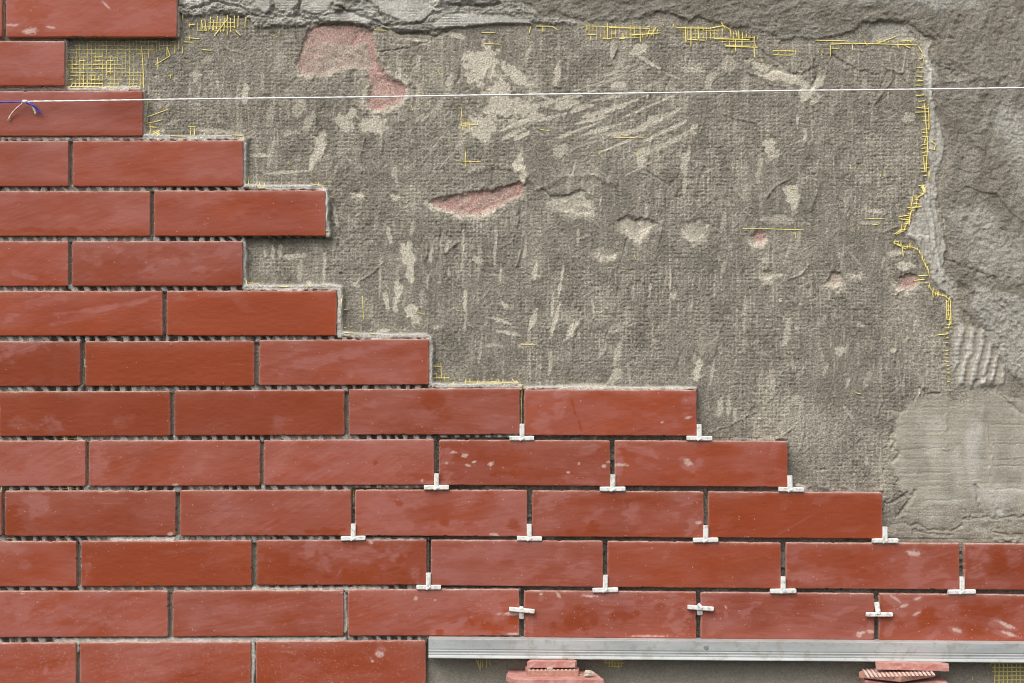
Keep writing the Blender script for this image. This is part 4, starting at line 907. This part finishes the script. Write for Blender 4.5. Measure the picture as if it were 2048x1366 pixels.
def net(s, poly, dens=.7, seed=3, r=(.55, .95), lift=.35, per=7.6, skew=0.0):
    """square netting showing through inside poly, strand pieces come and go"""
    bx = [p[0] for p in poly]; by = [p[1] for p in poly]
    x0, x1, y0, y1 = min(bx), max(bx), min(by), max(by)
    def run(fixed, lo, hi, vert):
        cur = []; t = lo; j = rs.uniform(-.3, .3); wob = rs.uniform(0, 9)
        while t <= hi + 2:
            x, y = (fixed + j + skew * (t - lo), t) if vert else (t, fixed + j)
            x += .35 * math.sin(t / 19 + wob) if vert else 0; y += .3 * math.sin(t / 15 + wob) if not vert else 0
            ok = t <= hi and float(sdf(poly, np.array([x]), np.array([y]))[0]) > -1 and float(vn(np.array([x / 13 + (40 if vert else 0)]), np.array([y / 13]), seed)[0]) * .75 + .25 * float(vn(np.array([fixed / 3.]), np.array([t / 22.]), seed + 5)[0]) < dens
            if ok: cur.append((x, y))
            else:
                if len(cur) > 1: s.px(cur, rs.uniform(*r), lift)
                cur = []
            t += 3.0
        if len(cur) > 1: s.px(cur, rs.uniform(*r), lift)
    x = math.ceil(x0 / per) * per
    while x < x1: run(x, y0, y1, True); x += per
    y = math.ceil(y0 / per) * per
    while y < y1: run(y, x0, x1, False); y += per
def fringe(s, path, ln=9, per=7.5, both=True, r=.9, wob=2.0, axis='h', along=True):
    """netting cut off along a path: a thread along it with short cut ends across it"""
    if along: s.px(path, r * .9, .5)
    for i in range(len(path) - 1):
        (xa, ya), (xb, yb) = path[i], path[i + 1]
        n = max(1, int(math.hypot(xb - xa, yb - ya) / per))
        for k in range(n):
            if rs.random() < .12: continue
            f = (k + .5) / n; x = xa + (xb - xa) * f; y = ya + (yb - ya) * f
            l1 = ln * rs.uniform(.5, 1.2); l2 = ln * rs.uniform(.2, .7) if both else 0
            j = rs.uniform(-wob, wob)
            if axis == 'h': s.px([(x - l1, y + j), (x + l2, y - j * .4)], rs.uniform(.7, 1) * r, .5, rs.uniform(0, 2))
            else: s.px([(x + j, y - l1), (x - j * .4, y + l2)], rs.uniform(.7, 1) * r, .5, rs.uniform(0, 2))
s = Strands()
net(s, [(133,100),(160,86),(215,80),(300,80),(352,84),(336,96),(306,108),(296,120),(288,135),(286,178),(134,178)], .68, 3, (.32, .5), .15)
net(s, [(140,110),(172,118),(172,176),(140,176)], .62, 5, (.7, 1.0), .6)
net(s, [(188,112),(226,112),(226,150),(192,176),(160,176),(180,150)], .56, 6, (.7, 1.0), .6)
for q in ([(283,92),(286,140),(288,178)], [(294,195),(294,245)], [(300,246),(302,275)], [(292,235),(336,219)], [(293,247),(325,240)], [(298,254),(314,255)], [(318,262),(322,276)], [(305,262),(322,272)], [(306,272),(320,260)], [(382,254),(382,272)], [(390,254),(390,272)], [(376,254),(392,254)], [(341,147),(341,158)], [(336,151),(346,150)], [(404,100),(424,101)], [(310,130),(340,112),(335,95)], [(315,114),(316,140)], [(334,92),(334,114)], [(350,86),(350,108)], [(365,92),(365,108)], [(358,78),(358,100)], [(378,68),(380,82)], [(368,84),(386,85)], [(376,76),(400,78)], [(366,28),(366,42)], [(357,28),(358,36)]): s.px(q, .85, .6)
s.build('reinforcing_mesh', 'bare patch of yellow netting between the first and second course ends')
s = Strands()
net(s, [(393,44),(440,44),(490,46),(492,56),(440,64),(394,64)], .56, 8, (.5, .75), .6)
for x in range(392, 495, 7):
    if rs.random() < .85: s.px([(x, 64 - rs.uniform(0, 12)), (x + rs.uniform(-3, 3), 34 + rs.uniform(-4, 8))], .85, .8, rs.uniform(0, 3))
for q in ([(429,72),(456,38)], [(455,60),(455,72)], [(470,60),(482,72)], [(380,45),(380,56)], [(378,50),(390,50)]): s.px(q, 1.0, 1.6)
s.build('reinforcing_mesh', 'short yellow netting fringe right of the top tile')
s = Strands()
net(s, [(1168,50),(1190,46),(1215,46),(1300,54),(1330,62),(1300,76),(1180,82),(1170,70)], .60, 9, (.4, .6), .5)
for q in ([(1174,46),(1174,63)], [(1215,45),(1215,80)], [(1280,50),(1281,85)], [(1300,56),(1294,74)], [(1313,54),(1302,72)], [(1218,56),(1300,57)], [(1174,69),(1192,70)], [(1262,71),(1320,66)], [(1182,70),(1182,82)], [(1205,78),(1222,78)], [(1062,52),(1058,68)], [(1072,53),(1104,53),(1116,61)], [(1086,54),(1086,66)], [(1348,46),(1346,56)], [(1327,47),(1328,52)], [(1256,58),(1270,57)], [(1238,78),(1250,78)]): s.px(q, .95, .8)
s.build('reinforcing_mesh', 'yellow netting scraps left of the centre of the top fringe')
s = Strands()
net(s, [(1355,54),(1400,54),(1440,54),(1460,60),(1512,78),(1512,96),(1450,98),(1440,82),(1370,82)], .60, 10, (.4, .6), .5)
for q in ([(1371,52),(1372,86)], [(1382,54),(1382,94)], [(1396,50),(1397,80)], [(1405,52),(1408,62)], [(1420,62),(1422,74)], [(1352,56),(1420,57),(1446,52),(1462,60)], [(1441,43),(1450,58)], [(1461,58),(1462,74)], [(1471,60),(1474,75)], [(1477,60),(1478,80)], [(1485,64),(1485,80)], [(1492,66),(1493,76)], [(1500,70),(1500,78)], [(1509,72),(1508,82),(1512,95)], [(1516,72),(1515,80)], [(1374,79),(1410,81)], [(1428,78),(1500,80)], [(1471,78),(1471,104)], [(1450,93),(1516,95)], [(1508,92),(1509,116)], [(1464,100),(1464,108)], [(1484,80),(1484,96)], [(1524,116),(1524,125)]): s.px(q, 1.0, .9)
s.build('reinforcing_mesh', 'yellow netting fringe with long cut ends above the small red chip')
s = Strands()
for q in ([(1545,102),(1570,102),(1590,103)], [(1545,110),(1582,111)], [(1591,97),(1592,110)], [(1637,101),(1637,106)], [(1645,100),(1646,108)], [(1661,89),(1661,114)], [(1661,89),(1700,87),(1760,88),(1836,90)], [(1662,97),(1679,97)], [(1704,86),(1706,103)], [(1630,81),(1690,82)], [(1710,84),(1711,90)], [(1752,88),(1796,71)], [(1727,80),(1736,92)], [(1752,82),(1764,83)], [(1796,82),(1797,98)], [(1808,90),(1822,97)], [(1800,80),(1826,82)], [(1754,80),(1755,88)], [(1760,80),(1760,88)], [(1820,79),(1821,86)], [(1836,90),(1846,108)]): s.px(q, .9, .8)
for x in range(1547, 1590, 8): s.px([(x, 99), (x + .5, 105)], .7, .6)
fringe(s, [(1755,84),(1800,84),(1828,84)], 3, 8, True, .6, 1, 'v', False)
s.build('reinforcing_mesh', 'thin yellow netting line below the render, ending at the upper right corner')
s = Strands()
fringe(s, [(1846,112),(1842,140),(1840,175),(1842,196),(1850,208),(1852,230),(1852,262),(1852,300),(1852,340),(1850,364)], 9, 7.6, True, .95, 1.5, 'h', False)
for q in ([(1845,113),(1848,130)], [(1849,205),(1851,240),(1855,280),(1854,310),(1852,345)], [(1857,212),(1858,250),(1858,262)], [(1832,215),(1858,218)], [(1830,225),(1856,224)], [(1852,275),(1848,288)], [(1856,298),(1868,300),(1870,290),(1862,283)], [(1847,312),(1850,344)], [(1858,340),(1857,358)]): s.px(q, 1.0, 1.2)
s.build('reinforcing_mesh', 'yellow cut netting edge running down beside the pale slurry band, behind the string')
s = Strands()
fringe(s, [(1846,368),(1848,386),(1836,396),(1832,412),(1822,424),(1820,440),(1812,450),(1808,462),(1793,468)], 8, 6.0, True, 1.0, 3, 'h')
fringe(s, [(1786,486),(1812,494),(1824,494),(1838,500),(1846,520),(1856,540),(1860,556)], 8, 6.0, True, 1.0, 3, 'v')
for q in ([(1843,370),(1847,388),(1834,396)], [(1826,392),(1822,415)], [(1832,388),(1834,414)], [(1814,416),(1842,414)], [(1797,434),(1820,430),(1818,452)], [(1798,438),(1818,440)], [(1789,468),(1804,460)], [(1786,484),(1812,499)], [(1790,483),(1798,483)], [(1804,490),(1807,514)], [(1820,484),(1820,498)], [(1802,446),(1804,462)], [(1836,552),(1856,551)], [(1829,561),(1850,559)], [(1849,566),(1856,566)]): s.px(q, 1.0, 1.4)
s.build('reinforcing_mesh', 'yellow netting zigzag at the notch in the right edge')
s = Strands()
fringe(s, [(1856,570),(1868,586),(1880,590),(1890,592),(1900,600)], 7, 6, True, .95, 3, 'v')
fringe(s, [(1897,600),(1897,625),(1900,645),(1896,660)], 6, 7.2, True, 1.0, 1, 'h')
for q in ([(1893,598),(1894,640)], [(1901,598),(1902,650)], [(1864,580),(1867,596)], [(1874,582),(1876,594)], [(1876,670),(1896,668)]): s.px(q, 1.0, 1.0)
fringe(s, [(1896,662),(1894,690),(1896,720),(1898,750),(1900,785)], 4, 7.4, True, 1.0, .5, 'h', False)
s.build('reinforcing_mesh', 'yellow netting ladder below the pink hollow, dropping into dashes')
s = Strands()
for q in ([(1485,457),(1530,457),(1540,458),(1608,460)], [(1590,462),(1591,478)], [(931,300),(932,335)], [(912,322),(962,324)], [(924,214),(922,240),(926,262)], [(924,248),(956,250)], [(930,240),(932,256)], [(938,238),(940,262)], [(918,250),(934,254)], [(1226,275),(1270,276)], [(1278,275),(1288,275)], [(1278,298),(1279,312)], [(1080,259),(1100,262)], [(1198,300),(1199,312)], [(962,65),(992,66)], [(968,87),(1002,89)], [(748,60),(772,61)], [(544,72),(556,73)], [(1728,437),(1770,438)], [(1745,450),(1760,448)], [(1715,450),(1718,460)], [(1712,786),(1722,788)], [(834,626),(850,627)], [(1760,345),(1762,355)], [(1713,330),(1711,338)], [(576,320),(577,328)], [(813,125),(814,132)], [(875,135),(880,150)], [(822,210),(826,222)], [(836,185),(842,186)], [(1575,700),(1577,708)], [(725,590),(727,640)], [(912,620),(920,622)], [(1268,508),(1272,520)], [(1042,690),(1072,690)], [(1084,700),(1085,706)], [(1348,385),(1352,387)], [(1388,400),(1392,404)], [(590,50),(594,54)], [(1580,377),(1588,378)]): s.px(q, .7, .5)
s.build('reinforcing_mesh', 'single yellow netting threads showing through the middle of the base coat')
s = Strands()
def corner(s, pts, r=.75): 
    for q in pts: s.px(q, r, .8)
corner(s, [[(344,274),(376,275)], [(380,272),(384,277)], [(396,272),(396,278)], [(466,272),(488,273),(491,284)], [(474,270),(474,276)], [(515,372),(515,378)], [(521,366),(521,378),(532,378)], [(530,366),(531,376)], [(626,371),(652,372)], [(638,366),(640,376)], [(646,370),(647,378)], [(655,394),(668,395)], [(652,462),(658,463)], [(642,472),(656,471)], [(650,464),(651,474)], [(498,352),(498,372)], [(494,535),(495,572)], [(493,566),(520,567)], [(504,562),(505,567)]])
s.build('reinforcing_mesh', 'yellow netting ends round the fourth to sixth course tile ends')
s = Strands()
corner(s, [[(560,574),(580,574)], [(612,570),(613,577)], [(618,571),(618,576)], [(642,568),(644,576)], [(686,586),(684,620),(686,660)], [(686,619),(696,620)], [(686,655),(694,656)], [(688,590),(684,600)], [(690,666),(720,667)], [(740,667),(752,668)], [(862,732),(882,733)], [(882,724),(883,758)], [(864,748),(874,748),(873,756)], [(864,756),(900,756)], [(889,750),(890,762)], [(898,768),(915,768)], [(930,764),(1040,765)], [(932,758),(932,770)], [(940,757),(940,766)], [(956,760),(956,770)], [(998,758),(998,770)], [(1006,758),(1006,768)], [(1024,757),(1030,765),(1036,762)], [(1032,768),(1048,770),(1044,790),(1040,800)], [(1042,776),(1044,830)], [(904,770),(908,764)], [(980,764),(992,763)]])
s.build('reinforcing_mesh', 'yellow netting ends round the seventh to ninth course tile ends')
s = Strands()
net(s, [(948,1318),(985,1318),(978,1332),(966,1340),(955,1330)], .50, 12, (.5, .8), .5)
corner(s, [[(952,1318),(960,1338)], [(962,1318),(960,1342)], [(966,1322),(964,1336)], [(978,1320),(982,1330)]])
s.build('reinforcing_mesh', 'yellow netting tuft below the left end of the metal rail')
s = Strands()
net(s, [(1203,1318),(1244,1318),(1248,1328),(1236,1336),(1216,1332)], .85, 13, (.7, 1.0), .5, 6)
s.build('reinforcing_mesh', 'small yellow netting window right of the left tile stack')
s = Strands()
net(s, [(1978,1322),(2060,1322),(2060,1366),(1990,1368),(1984,1340)], .85, 14, (.8, 1.2), .5, 8.5)
net(s, [(1945,1330),(1978,1330),(1975,1362),(1940,1360)], .38, 15, (.4, .6), .3, 8)
s.build('reinforcing_mesh', 'yellow netting patch in the bottom right corner')
s = Strands()   # netting that shows in a few joints
corner(s, [[(122,877),(160,877)], [(125,872),(125,882)], [(134,872),(134,882)], [(144,872),(144,882)], [(152,872),(152,882)], [(0,975),(40,976)], [(8,970),(8,980)], [(100,976),(160,977)], [(110,972),(110,981)], [(142,972),(142,981)], [(158,971),(158,981)], [(175,900),(176,960)], [(2,1077),(36,1076)], [(28,1072),(28,1082)], [(118,1077),(142,1077)], [(130,1072),(130,1083)], [(138,1072),(138,1083)], [(707,978),(708,1000),(706,1012)], [(704,990),(711,990)], [(700,975),(790,976)], [(808,976),(830,975)], [(858,1088),(859,1120)], [(10,10),(10,60)], [(1042,800),(1043,850)]], .6)
s.build('reinforcing_mesh', 'yellow netting threads inside the open joints')

# ------------------------------------------------------------------ spacers
def box_strip(bm, a, b, w, d, twist=0):
    """a rounded bar from a to b (world), width w in the wall plane, depth d"""
    a, b = Vector(a), Vector(b); t = (b - a); L_ = t.length; t.normalize()
    n = Vector((0, -1, 0)); u = t.cross(n).normalized(); n = u.cross(t).normalized()
    vs = []
    pr = [(-.5, -.5), (.5, -.5), (.5, .32), (.32, .5), (-.32, .5), (-.5, .32)]
    for f in (0, .04, .96, 1):
        s_ = .82 if f in (0, 1) else 1
        c = a + t * L_ * f
        vs.append([bm.verts.new(c + u * (p[0] * w * s_) + n * (p[1] * d)) for p in pr])
    for i in range(3):
        for k in range(6): bm.faces.new([vs[i][k], vs[i][(k + 1) % 6], vs[i + 1][(k + 1) % 6], vs[i + 1][k]])
    bm.faces.new(vs[0][::-1]); bm.faces.new(vs[-1])
SP = [  # x of stem, y of bar, left reach, right reach, stem length, look
 (1044, 876.5, 25, 24, 25, 'white plastic T spacer in the joint left of the last ninth course tile'),
 (1399, 876.5, 26, 25, 24, 'white plastic T spacer standing at the free right end of the ninth course'),
 (873, 975, 25, 25, 24, 'white plastic T spacer under the tenth course joint left of the mortar splashed tile'),
 (1225.5, 978, 26, 25, 25, 'grubby white T spacer under the joint between the last two tenth course tiles'),
 (1580.5, 979, 24, 27, 24, 'white plastic T spacer standing at the free right end of the tenth course'),
 (706, 1076.5, 24, 25, 25, 'leftmost white T spacer of the eleventh course, grey mark on its stem'),
 (1059, 1077, 25, 25, 25, 'white T spacer in the eleventh course joint left of the cloudy tile'),
 (1411, 1080, 25, 25, 25, 'white T spacer in the eleventh course joint left of the bright clean end tile'),
 (1770, 1081.5, 26, 26, 24, 'white T spacer standing at the free right end of the eleventh course'),
 (857, 1174.5, 24, 25, 25, 'white T spacer under the twelfth course joint beside the two tone tile'),
 (1210, 1180, 25, 26, 26, 'white T spacer, grey printed stem, in twelfth course joint right of the chalky tile'),
 (1566, 1182, 26, 26, 25, 'white T spacer in twelfth course joint left of the tile with leaf shaped scar'),
 (1923.5, 1183.5, 28, 27, 26, 'white T spacer in the last twelfth course joint near the right photo side'),
]
for (x, y, l, r, st, lab) in SP:
    bm = bmesh.new(); j = rnd.uniform(-1.3, 1.3); h0 = rnd.uniform(2.0, 5.0)
    o0 = P(x, y, 0)
    q = lambda px, py, h: P(px, py, h) - o0
    box_strip(bm, q(x - l, y + j * .6, h0 - 3), q(x + r, y - j * .6, h0 - 3), 9.4 * S, 9 * S)
    box_strip(bm, q(x + j * .4, y + 3, h0 - 2.4), q(x + j, y - 4 - st, h0 - 2.4), 10 * S, 9 * S)
    box_strip(bm, q(x - 5, y + 4, h0 + 1.2), q(x + 5, y - 1, h0 + 1.2), 4.5 * S, 3 * S)
    me = bpy.data.meshes.new('tile_spacer'); bm.to_mesh(me); bm.free()
    o = link_mesh('tile_spacer', me, mat=PLASTIC, loc=o0)
    tag(o, lab, 'spacer', 'white plastic spacers between the tiles')
def loose_spacer(cx, cy, bar, legs, lab):
    bm = bmesh.new(); o0 = P(cx, cy, 6)
    q = lambda px, py, h: P(px, py, h) - o0
    (xa, ya), (xb, yb) = bar
    box_strip(bm, q(xa, ya, 6), q(xb, yb, 6), 8.5 * S, 8 * S)
    for (xa, ya, ha), (xb, yb, hb), w_ in legs: box_strip(bm, q(xa, ya, ha), q(xb, yb, hb), w_ * S, 8 * S)
    me = bpy.data.meshes.new('tile_spacer'); bm.to_mesh(me); bm.free()
    o = link_mesh('tile_spacer', me, mat=PLASTIC, loc=o0); tag(o, lab, 'spacer', 'white plastic spacers between the tiles')
loose_spacer(1043, 1220, [(1018, 1218), (1069, 1223)], [((1043, 1220, 4), (1043.5, 1236, -2), 10), ((1043, 1221, 4), (1043, 1213, 2), 8)], 'loose white spacer laid across the thirteenth course joint beside the muddy tile edge')
loose_spacer(1402, 1216, [(1375, 1214), (1427, 1218)], [((1396, 1208, 7), (1404, 1216, 8), 7), ((1399, 1216, 4), (1400, 1228, -1), 11)], 'white cross shaped spacer stuck halfway up the middle thirteenth course joint')
loose_spacer(1756, 1228, [(1732, 1229), (1785, 1229)], [((1757, 1228, 7.5), (1753, 1204, 4), 9.5)], 'tilted white T spacer above the rightmost thirteenth course joint')

# ------------------------------------------------------------------ metal rail
def rail():
    y0 = lambda x: 1273 + (x - 857) * 0.00765
    prof = [(-12, 0), (26, 0), (28, .8), (27.8, 19.5), (27.0, 20.5), (27.0, 22.2), (27.8, 23), (27.8, 24.4), (27.2, 25.2), (27.2, 28), (27.9, 28.8), (27.9, 30), (27.6, 32), (28.6, 33.5), (31.5, 36.2), (31.5, 37.6), (29.5, 38.2), (-12, 38.2)]
    th = 1.2
    inner = [(-12, th), (25.2, th), (26.4, 2), (26.4, 19.3), (25.6, 20.3), (25.6, 22.4), (26.4, 23.2), (26.4, 24.2), (25.8, 25), (25.8, 28.2), (26.5, 29), (26.5, 30), (26.2, 32), (27, 34), (29, 36.4), (29, 36.6), (28, 37), (-12, 37)]
    xsn = np.concatenate([np.linspace(857, 2070, 80), np.linspace(2090, 2500, 10)])
    o0 = P(857, 1278, 28)
    cos, qs = [], []
    ring = [(h, t) for h, t in prof] + [(h, t) for h, t in inner[::-1]]
    n = len(ring)
    for i, x in enumerate(xsn):
        zt = P(x, y0(x) + 5.0, 28)     # front top arris
        wx = zt.x
        wob = .5 * math.sin(x / 170.) + .25 * math.sin(x / 47.)
        for (h, t) in ring:
            cos.append((wx - o0.x, -(h + (wob if h > 5 else 0)) * S - o0.y, zt.z - t * S * 0.992 - o0.z))
    for i in range(len(xsn) - 1):
        for k in range(n):
            a = i * n + k; b = i * n + (k + 1) % n
            qs.append((a, a + n, b + n, b))
    me = mesh_np('steel_rail', cos, qs, False)
    bm = bmesh.new(); bm.from_mesh(me); bm.verts.ensure_lookup_table()
    m = len(prof)
    for k in range(m - 1):
        bm.faces.new([bm.verts[k], bm.verts[k + 1], bm.verts[n - 2 - k], bm.verts[n - 1 - k]])
    bmesh.ops.recalc_face_normals(bm, faces=bm.faces)
    bm.to_mesh(me); bm.free()
    o = link_mesh('steel_rail', me, mat=METAL, loc=o0)
    tag(o, 'long grey galvanised steel rail carrying the thirteenth course of tiles', 'rail')
    # screw head
    bm = bmesh.new()
    bmesh.ops.create_cone(bm, cap_ends=True, segments=24, radius1=4.6 * S, radius2=3.6 * S, depth=2.6 * S)
    for v in bm.verts: v.co = Vector((v.co.x, -v.co.z, v.co.y))
    top = [f for f in bm.faces if f.normal.y < -.9]
    me = bpy.data.meshes.new('screw'); bm.to_mesh(me); bm.free()
    sc_ = link_mesh('screw', me, o, SCREW, P(1412, 1294, 29.6) - o0)
    bm = bmesh.new(); bmesh.ops.create_circle(bm, cap_ends=True, segments=12, radius=1.5 * S)
    for v in bm.verts: v.co = Vector((v.co.x, -1.55 * S, v.co.y))
    return o
SCREW = simple_mat('screw_zinc', (0.36, 0.36, 0.34), (0.5, 0.5, 0.48), 300, 0.5, metal=.7, bump=.0002)
rail()

# ------------------------------------------------------------------ mason's line
def tube(name, pts, r, mat, parent, twist=0, seg=8, taper=None):
    cos, qs = [], []
    n = len(pts)
    for i, p in enumerate(pts):
        a = pts[max(i - 1, 0)]; c = pts[min(i + 1, n - 1)]; t = (c - a).normalized()
        u = t.cross(Vector((0, 1, 0))).normalized(); v = u.cross(t)
        rr_ = r * (taper(i / (n - 1)) if taper else 1)
        for k in range(seg):
            an = k * 2 * math.pi / seg
            lobes = 1 + .16 * math.cos(3 * an + twist * i) if twist else 1
            cos.append(tuple(p + (u * math.cos(an) + v * math.sin(an)) * rr_ * lobes))
    for i in range(n - 1):
        for k in range(seg):
            qs.append((i * seg + k, i * seg + (k + 1) % seg, (i + 1) * seg + (k + 1) % seg, (i + 1) * seg + k))
    me = mesh_np(name, cos, qs)
    return link_mesh(name, me, parent, mat)
root = bpy.data.objects.new('string_line', None); C.objects.link(root)
root.location = P(48, 203, 14)
tag(root, 'taut white builder\'s string with a blue end, knotted over the third course tile', 'string')
R0 = root.location.copy()
def sp(px, py, h=14): return P(px, py, h) - R0
xk = np.linspace(48, 2300, 700)
yk = np.interp(xk, [48, 512, 1024, 1536, 2048, 2300], [203, 196.8, 189.8, 182.3, 175.7, 172])
tube('white_cord', [sp(x, y + .3 * math.sin(x / 90)) for x, y in zip(xk, yk)], 1.6 * S, CORD, root, twist=.9, seg=9)
tube('blue_cord', [sp(x, 204.6 - .02 * x) for x in np.linspace(-180, 49, 60)], 1.5 * S, BLUE, root, twist=.9, seg=9)
# knot: an overhand lump of three turns
kp = []
for i in range(70):
    a = i / 69 * 2 * math.pi * 3
    kp.append(sp(44 + i / 69 * 9 , 203 + 2.1 * math.sin(a), 14 + 2.1 * math.cos(a)))
tube('knot', kp, 1.5 * S, CORD, root, seg=7)
def curve(pts, n=26):
    out = []
    for i in range(n + 1):
        t = i / n * (len(pts) - 1); k = min(int(t), len(pts) - 2); f = t - k
        p0, p1, p2, p3 = (pts[max(k - 1, 0)], pts[k], pts[k + 1], pts[min(k + 2, len(pts) - 1)])
        out.append(tuple(.5 * ((2 * b) + (-a + c) * f + (2 * a - 5 * b + 4 * c - d_) * f * f + (-a + 3 * b - 3 * c + d_) * f ** 3) for a, b, c, d_ in zip(p0, p1, p2, p3)))
    return [sp(*q) for q in out]
tube('cord_tail', curve([(47,205,14),(40,211,12),(31,219,9),(23,228,6),(18,237,4)]), 1.6 * S, PINKC, root, twist=.9)
for k_, (dx_, dy_) in enumerate(((-2, 6), (2, 7), (-5, 4))):
    pass
tube('cord_tail', curve([(51,204,14),(58,207,13),(65,213,11),(69,221,8),(71,227,6)]), 2.0 * S, CORD, root, twist=.9)
tube('cord_tail', curve([(52,205,15),(62,209,14),(70,213,12),(76,219,9),(82,227,7)]), 1.9 * S, BLUE, root, twist=.9)
for dx_, dy_ in ((-3.5, 5), (.5, 6), (3, 4)):
    tube('frayed_end', curve([(18,236,4.2),(18+dx_*.5,236+dy_*.6,3.6),(18+dx_,236+dy_,3)], 8), .55 * S, PINKC, root)

# ------------------------------------------------------------------ broken tile packing under the rail
def slab(name, pts, py_top_front, h_front, thick, mat, lab, ribs=False, grp=None, tilt=0.0, yaw=0.0):
    """flat piece lying level; pts = outline as (px, h): px across, h pixels out from the tile faces"""
    ref = P(pts[0][0], py_top_front, h_front)
    cx = sum(p[0] for p in pts) / len(pts)
    o0 = Vector((CAMX + (cx - CX) * S, 0, ref.z - thick * S))
    bm = bmesh.new()
    kf = (D - h_front * S) / D
    def ring(z, grow, jag):
        out = []
        for i in range(len(pts)):
            (xa, ha), (xb, hb) = pts[i], pts[(i + 1) % len(pts)]
            n = max(2, int(math.hypot(xb - xa, hb - ha) / 7))
            for k in range(n):
                f = k / n; x = xa + (xb - xa) * f; h = ha + (hb - ha) * f
                jx = jag * (rj.random() - .5); jh = jag * (rj.random() - .5)
                mx, mh = cx, sum(p[1] for p in pts) / len(pts)
                x += (mx - x) * grow * .02 + jx; h += (mh - h) * grow * .03 + jh
                out.append(Vector((CAMX + (x - CX) * S * kf - o0.x, -h * S, z + (x - cx) * tilt * S)))
        return out
    rj = random.Random(hash(lab) % 1000 if False else len(lab) * 7)
    zs = [(0, .5, .3), (.7 * S, 0, .8), (thick * S * .5, -.1, 1.0), (thick * S - .9 * S, 0, .7), (thick * S, .6, .3)]
    rings = [[bm.verts.new(v) for v in ring(z, g, j)] for z, g, j in zs]
    n = len(rings[0])
    for a, b in zip(rings[:-1], rings[1:]):
        for k in range(n): bm.faces.new([a[k], a[(k + 1) % n], b[(k + 1) % n], b[k]])
    bm.faces.new(rings[0][::-1]); bm.faces.new(rings[-1])
    me = bpy.data.meshes.new(name); bm.to_mesh(me); bm.free()
    o = link_mesh(name, me, mat=mat, loc=o0)
    if ribs:
        rb = bmesh.new(); x0 = min(p[0] for p in pts) + 8; x1 = max(p[0] for p in pts) - 6
        hb = min(p[1] for p in pts) + 4; hf = max(p[1] for p in pts) - 3
        x = x0
        while x < x1:
            a = Vector((CAMX + (x + 6 - CX) * S * kf - o0.x, -hb * S, (thick + .1) * S + (x - cx) * tilt * S)); b = Vector((CAMX + (x - CX) * S * kf - o0.x, -hf * S, (thick + .1) * S + (x - cx) * tilt * S))
            t = (b - a).normalized(); u = Vector((0, 0, 1)).cross(t).normalized() * 2.3 * S; up = Vector((0, 0, .45 * S)); dn = Vector((0, 0, -1.4 * S))
            vs = [rb.verts.new(v) for v in (a - u + dn, a + u + dn, a + u * .7 + up, a - u * .7 + up, b - u + dn, b + u + dn, b + u * .7 + up, b - u * .7 + up)]
            for f in ((0, 1, 2, 3), (4, 7, 6, 5), (0, 4, 5, 1), (1, 5, 6, 2), (2, 6, 7, 3), (3, 7, 4, 0)): rb.faces.new([vs[i] for i in f])
            x += 8.2
        m2 = bpy.data.meshes.new('back_ribs'); rb.to_mesh(m2); rb.free()
        link_mesh('back_ribs', m2, o, RIBM)
    tag(o, lab, 'tile piece', grp)
    return o
RIBM = simple_mat('mortar_filled_ribs', (0.58, 0.42, 0.37), (0.74, 0.66, 0.60), 160, .9, bump=.0005)
GA = 'broken tile pieces stacked under the rail'
slab('broken_tile', [(1030,92),(1206,88),(1198,40),(1186,-14),(1018,-14),(1012,50)], 1358.5, 90, 12, SHARD, 'wide pale pink broken tile carrying the small pieces of the left stack', grp=GA)
slab('broken_tile', [(1056,64),(1157,62),(1160,34),(1148,0),(1050,2)], 1341, 62, 12, SHARD2, 'small ribbed tile piece lying face down in the left stack under the rail', ribs=True, grp=GA)
slab('broken_tile', [(1054,56),(1150,55),(1154,44),(1148,33),(1060,33)], 1321.5, 46, 12, SHARD, 'topmost pink piece of the left stack, touching the rail', grp=GA)
slab('broken_tile', [(1022,84),(1210,92),(1212,0),(1030,-12)], 1372.5, 88, 12, SHARD2, 'lowest pink tile of the left stack, cut by the photo bottom', grp=GA)
slab('broken_tile', [(1730,36),(1802,92),(1880,50),(1872,10),(1760,0)], 1352, 92, 12, SHARD2, 'ribbed tile piece turned askew in the middle of the right stack', ribs=True, grp=GA, tilt=.03)
slab('broken_tile', [(1752,56),(1860,58),(1896,62),(1900,46),(1888,33),(1756,33)], 1327.5, 56, 13, SHARD, 'topmost pink piece of the right stack with a broken right tip', grp=GA, tilt=-.02)
slab('broken_tile', [(1738,84),(1900,80),(1905,0),(1740,-10)], 1369, 84, 13, SHARD, 'lowest pale piece of the right stack, cut by the photo bottom', grp=GA)
# crumbs of mortar lying on the packing
def crumb(px, py, h, r, lab, seed):
    rc = random.Random(seed); bm = bmesh.new(); bmesh.ops.create_icosphere(bm, subdivisions=2, radius=r * S)
    for v in bm.verts:
        v.co *= rc.uniform(.72, 1.2); v.co.x *= 1.35; v.co.z *= .8
    me = bpy.data.meshes.new('mortar_crumb'); bm.to_mesh(me); bm.free()
    o = link_mesh('mortar_crumb', me, mat=CRUMB, loc=P(px, py, h)); tag(o, lab, 'crumb', 'mortar crumbs on the left stack')
crumb(1177, 1347, 70, 8, 'large grey mortar crumb on the right side of the left stack', 1)
crumb(1100, 1338, 56, 5, 'small mortar crumb on the ribbed piece of the left stack', 2)
crumb(1130, 1316, 34, 3.5, 'tiny mortar crumb on the rail edge above the left stack', 3)
crumb(1160, 1351, 50, 4, 'little crumb beside the ribbed piece of the left stack', 4)
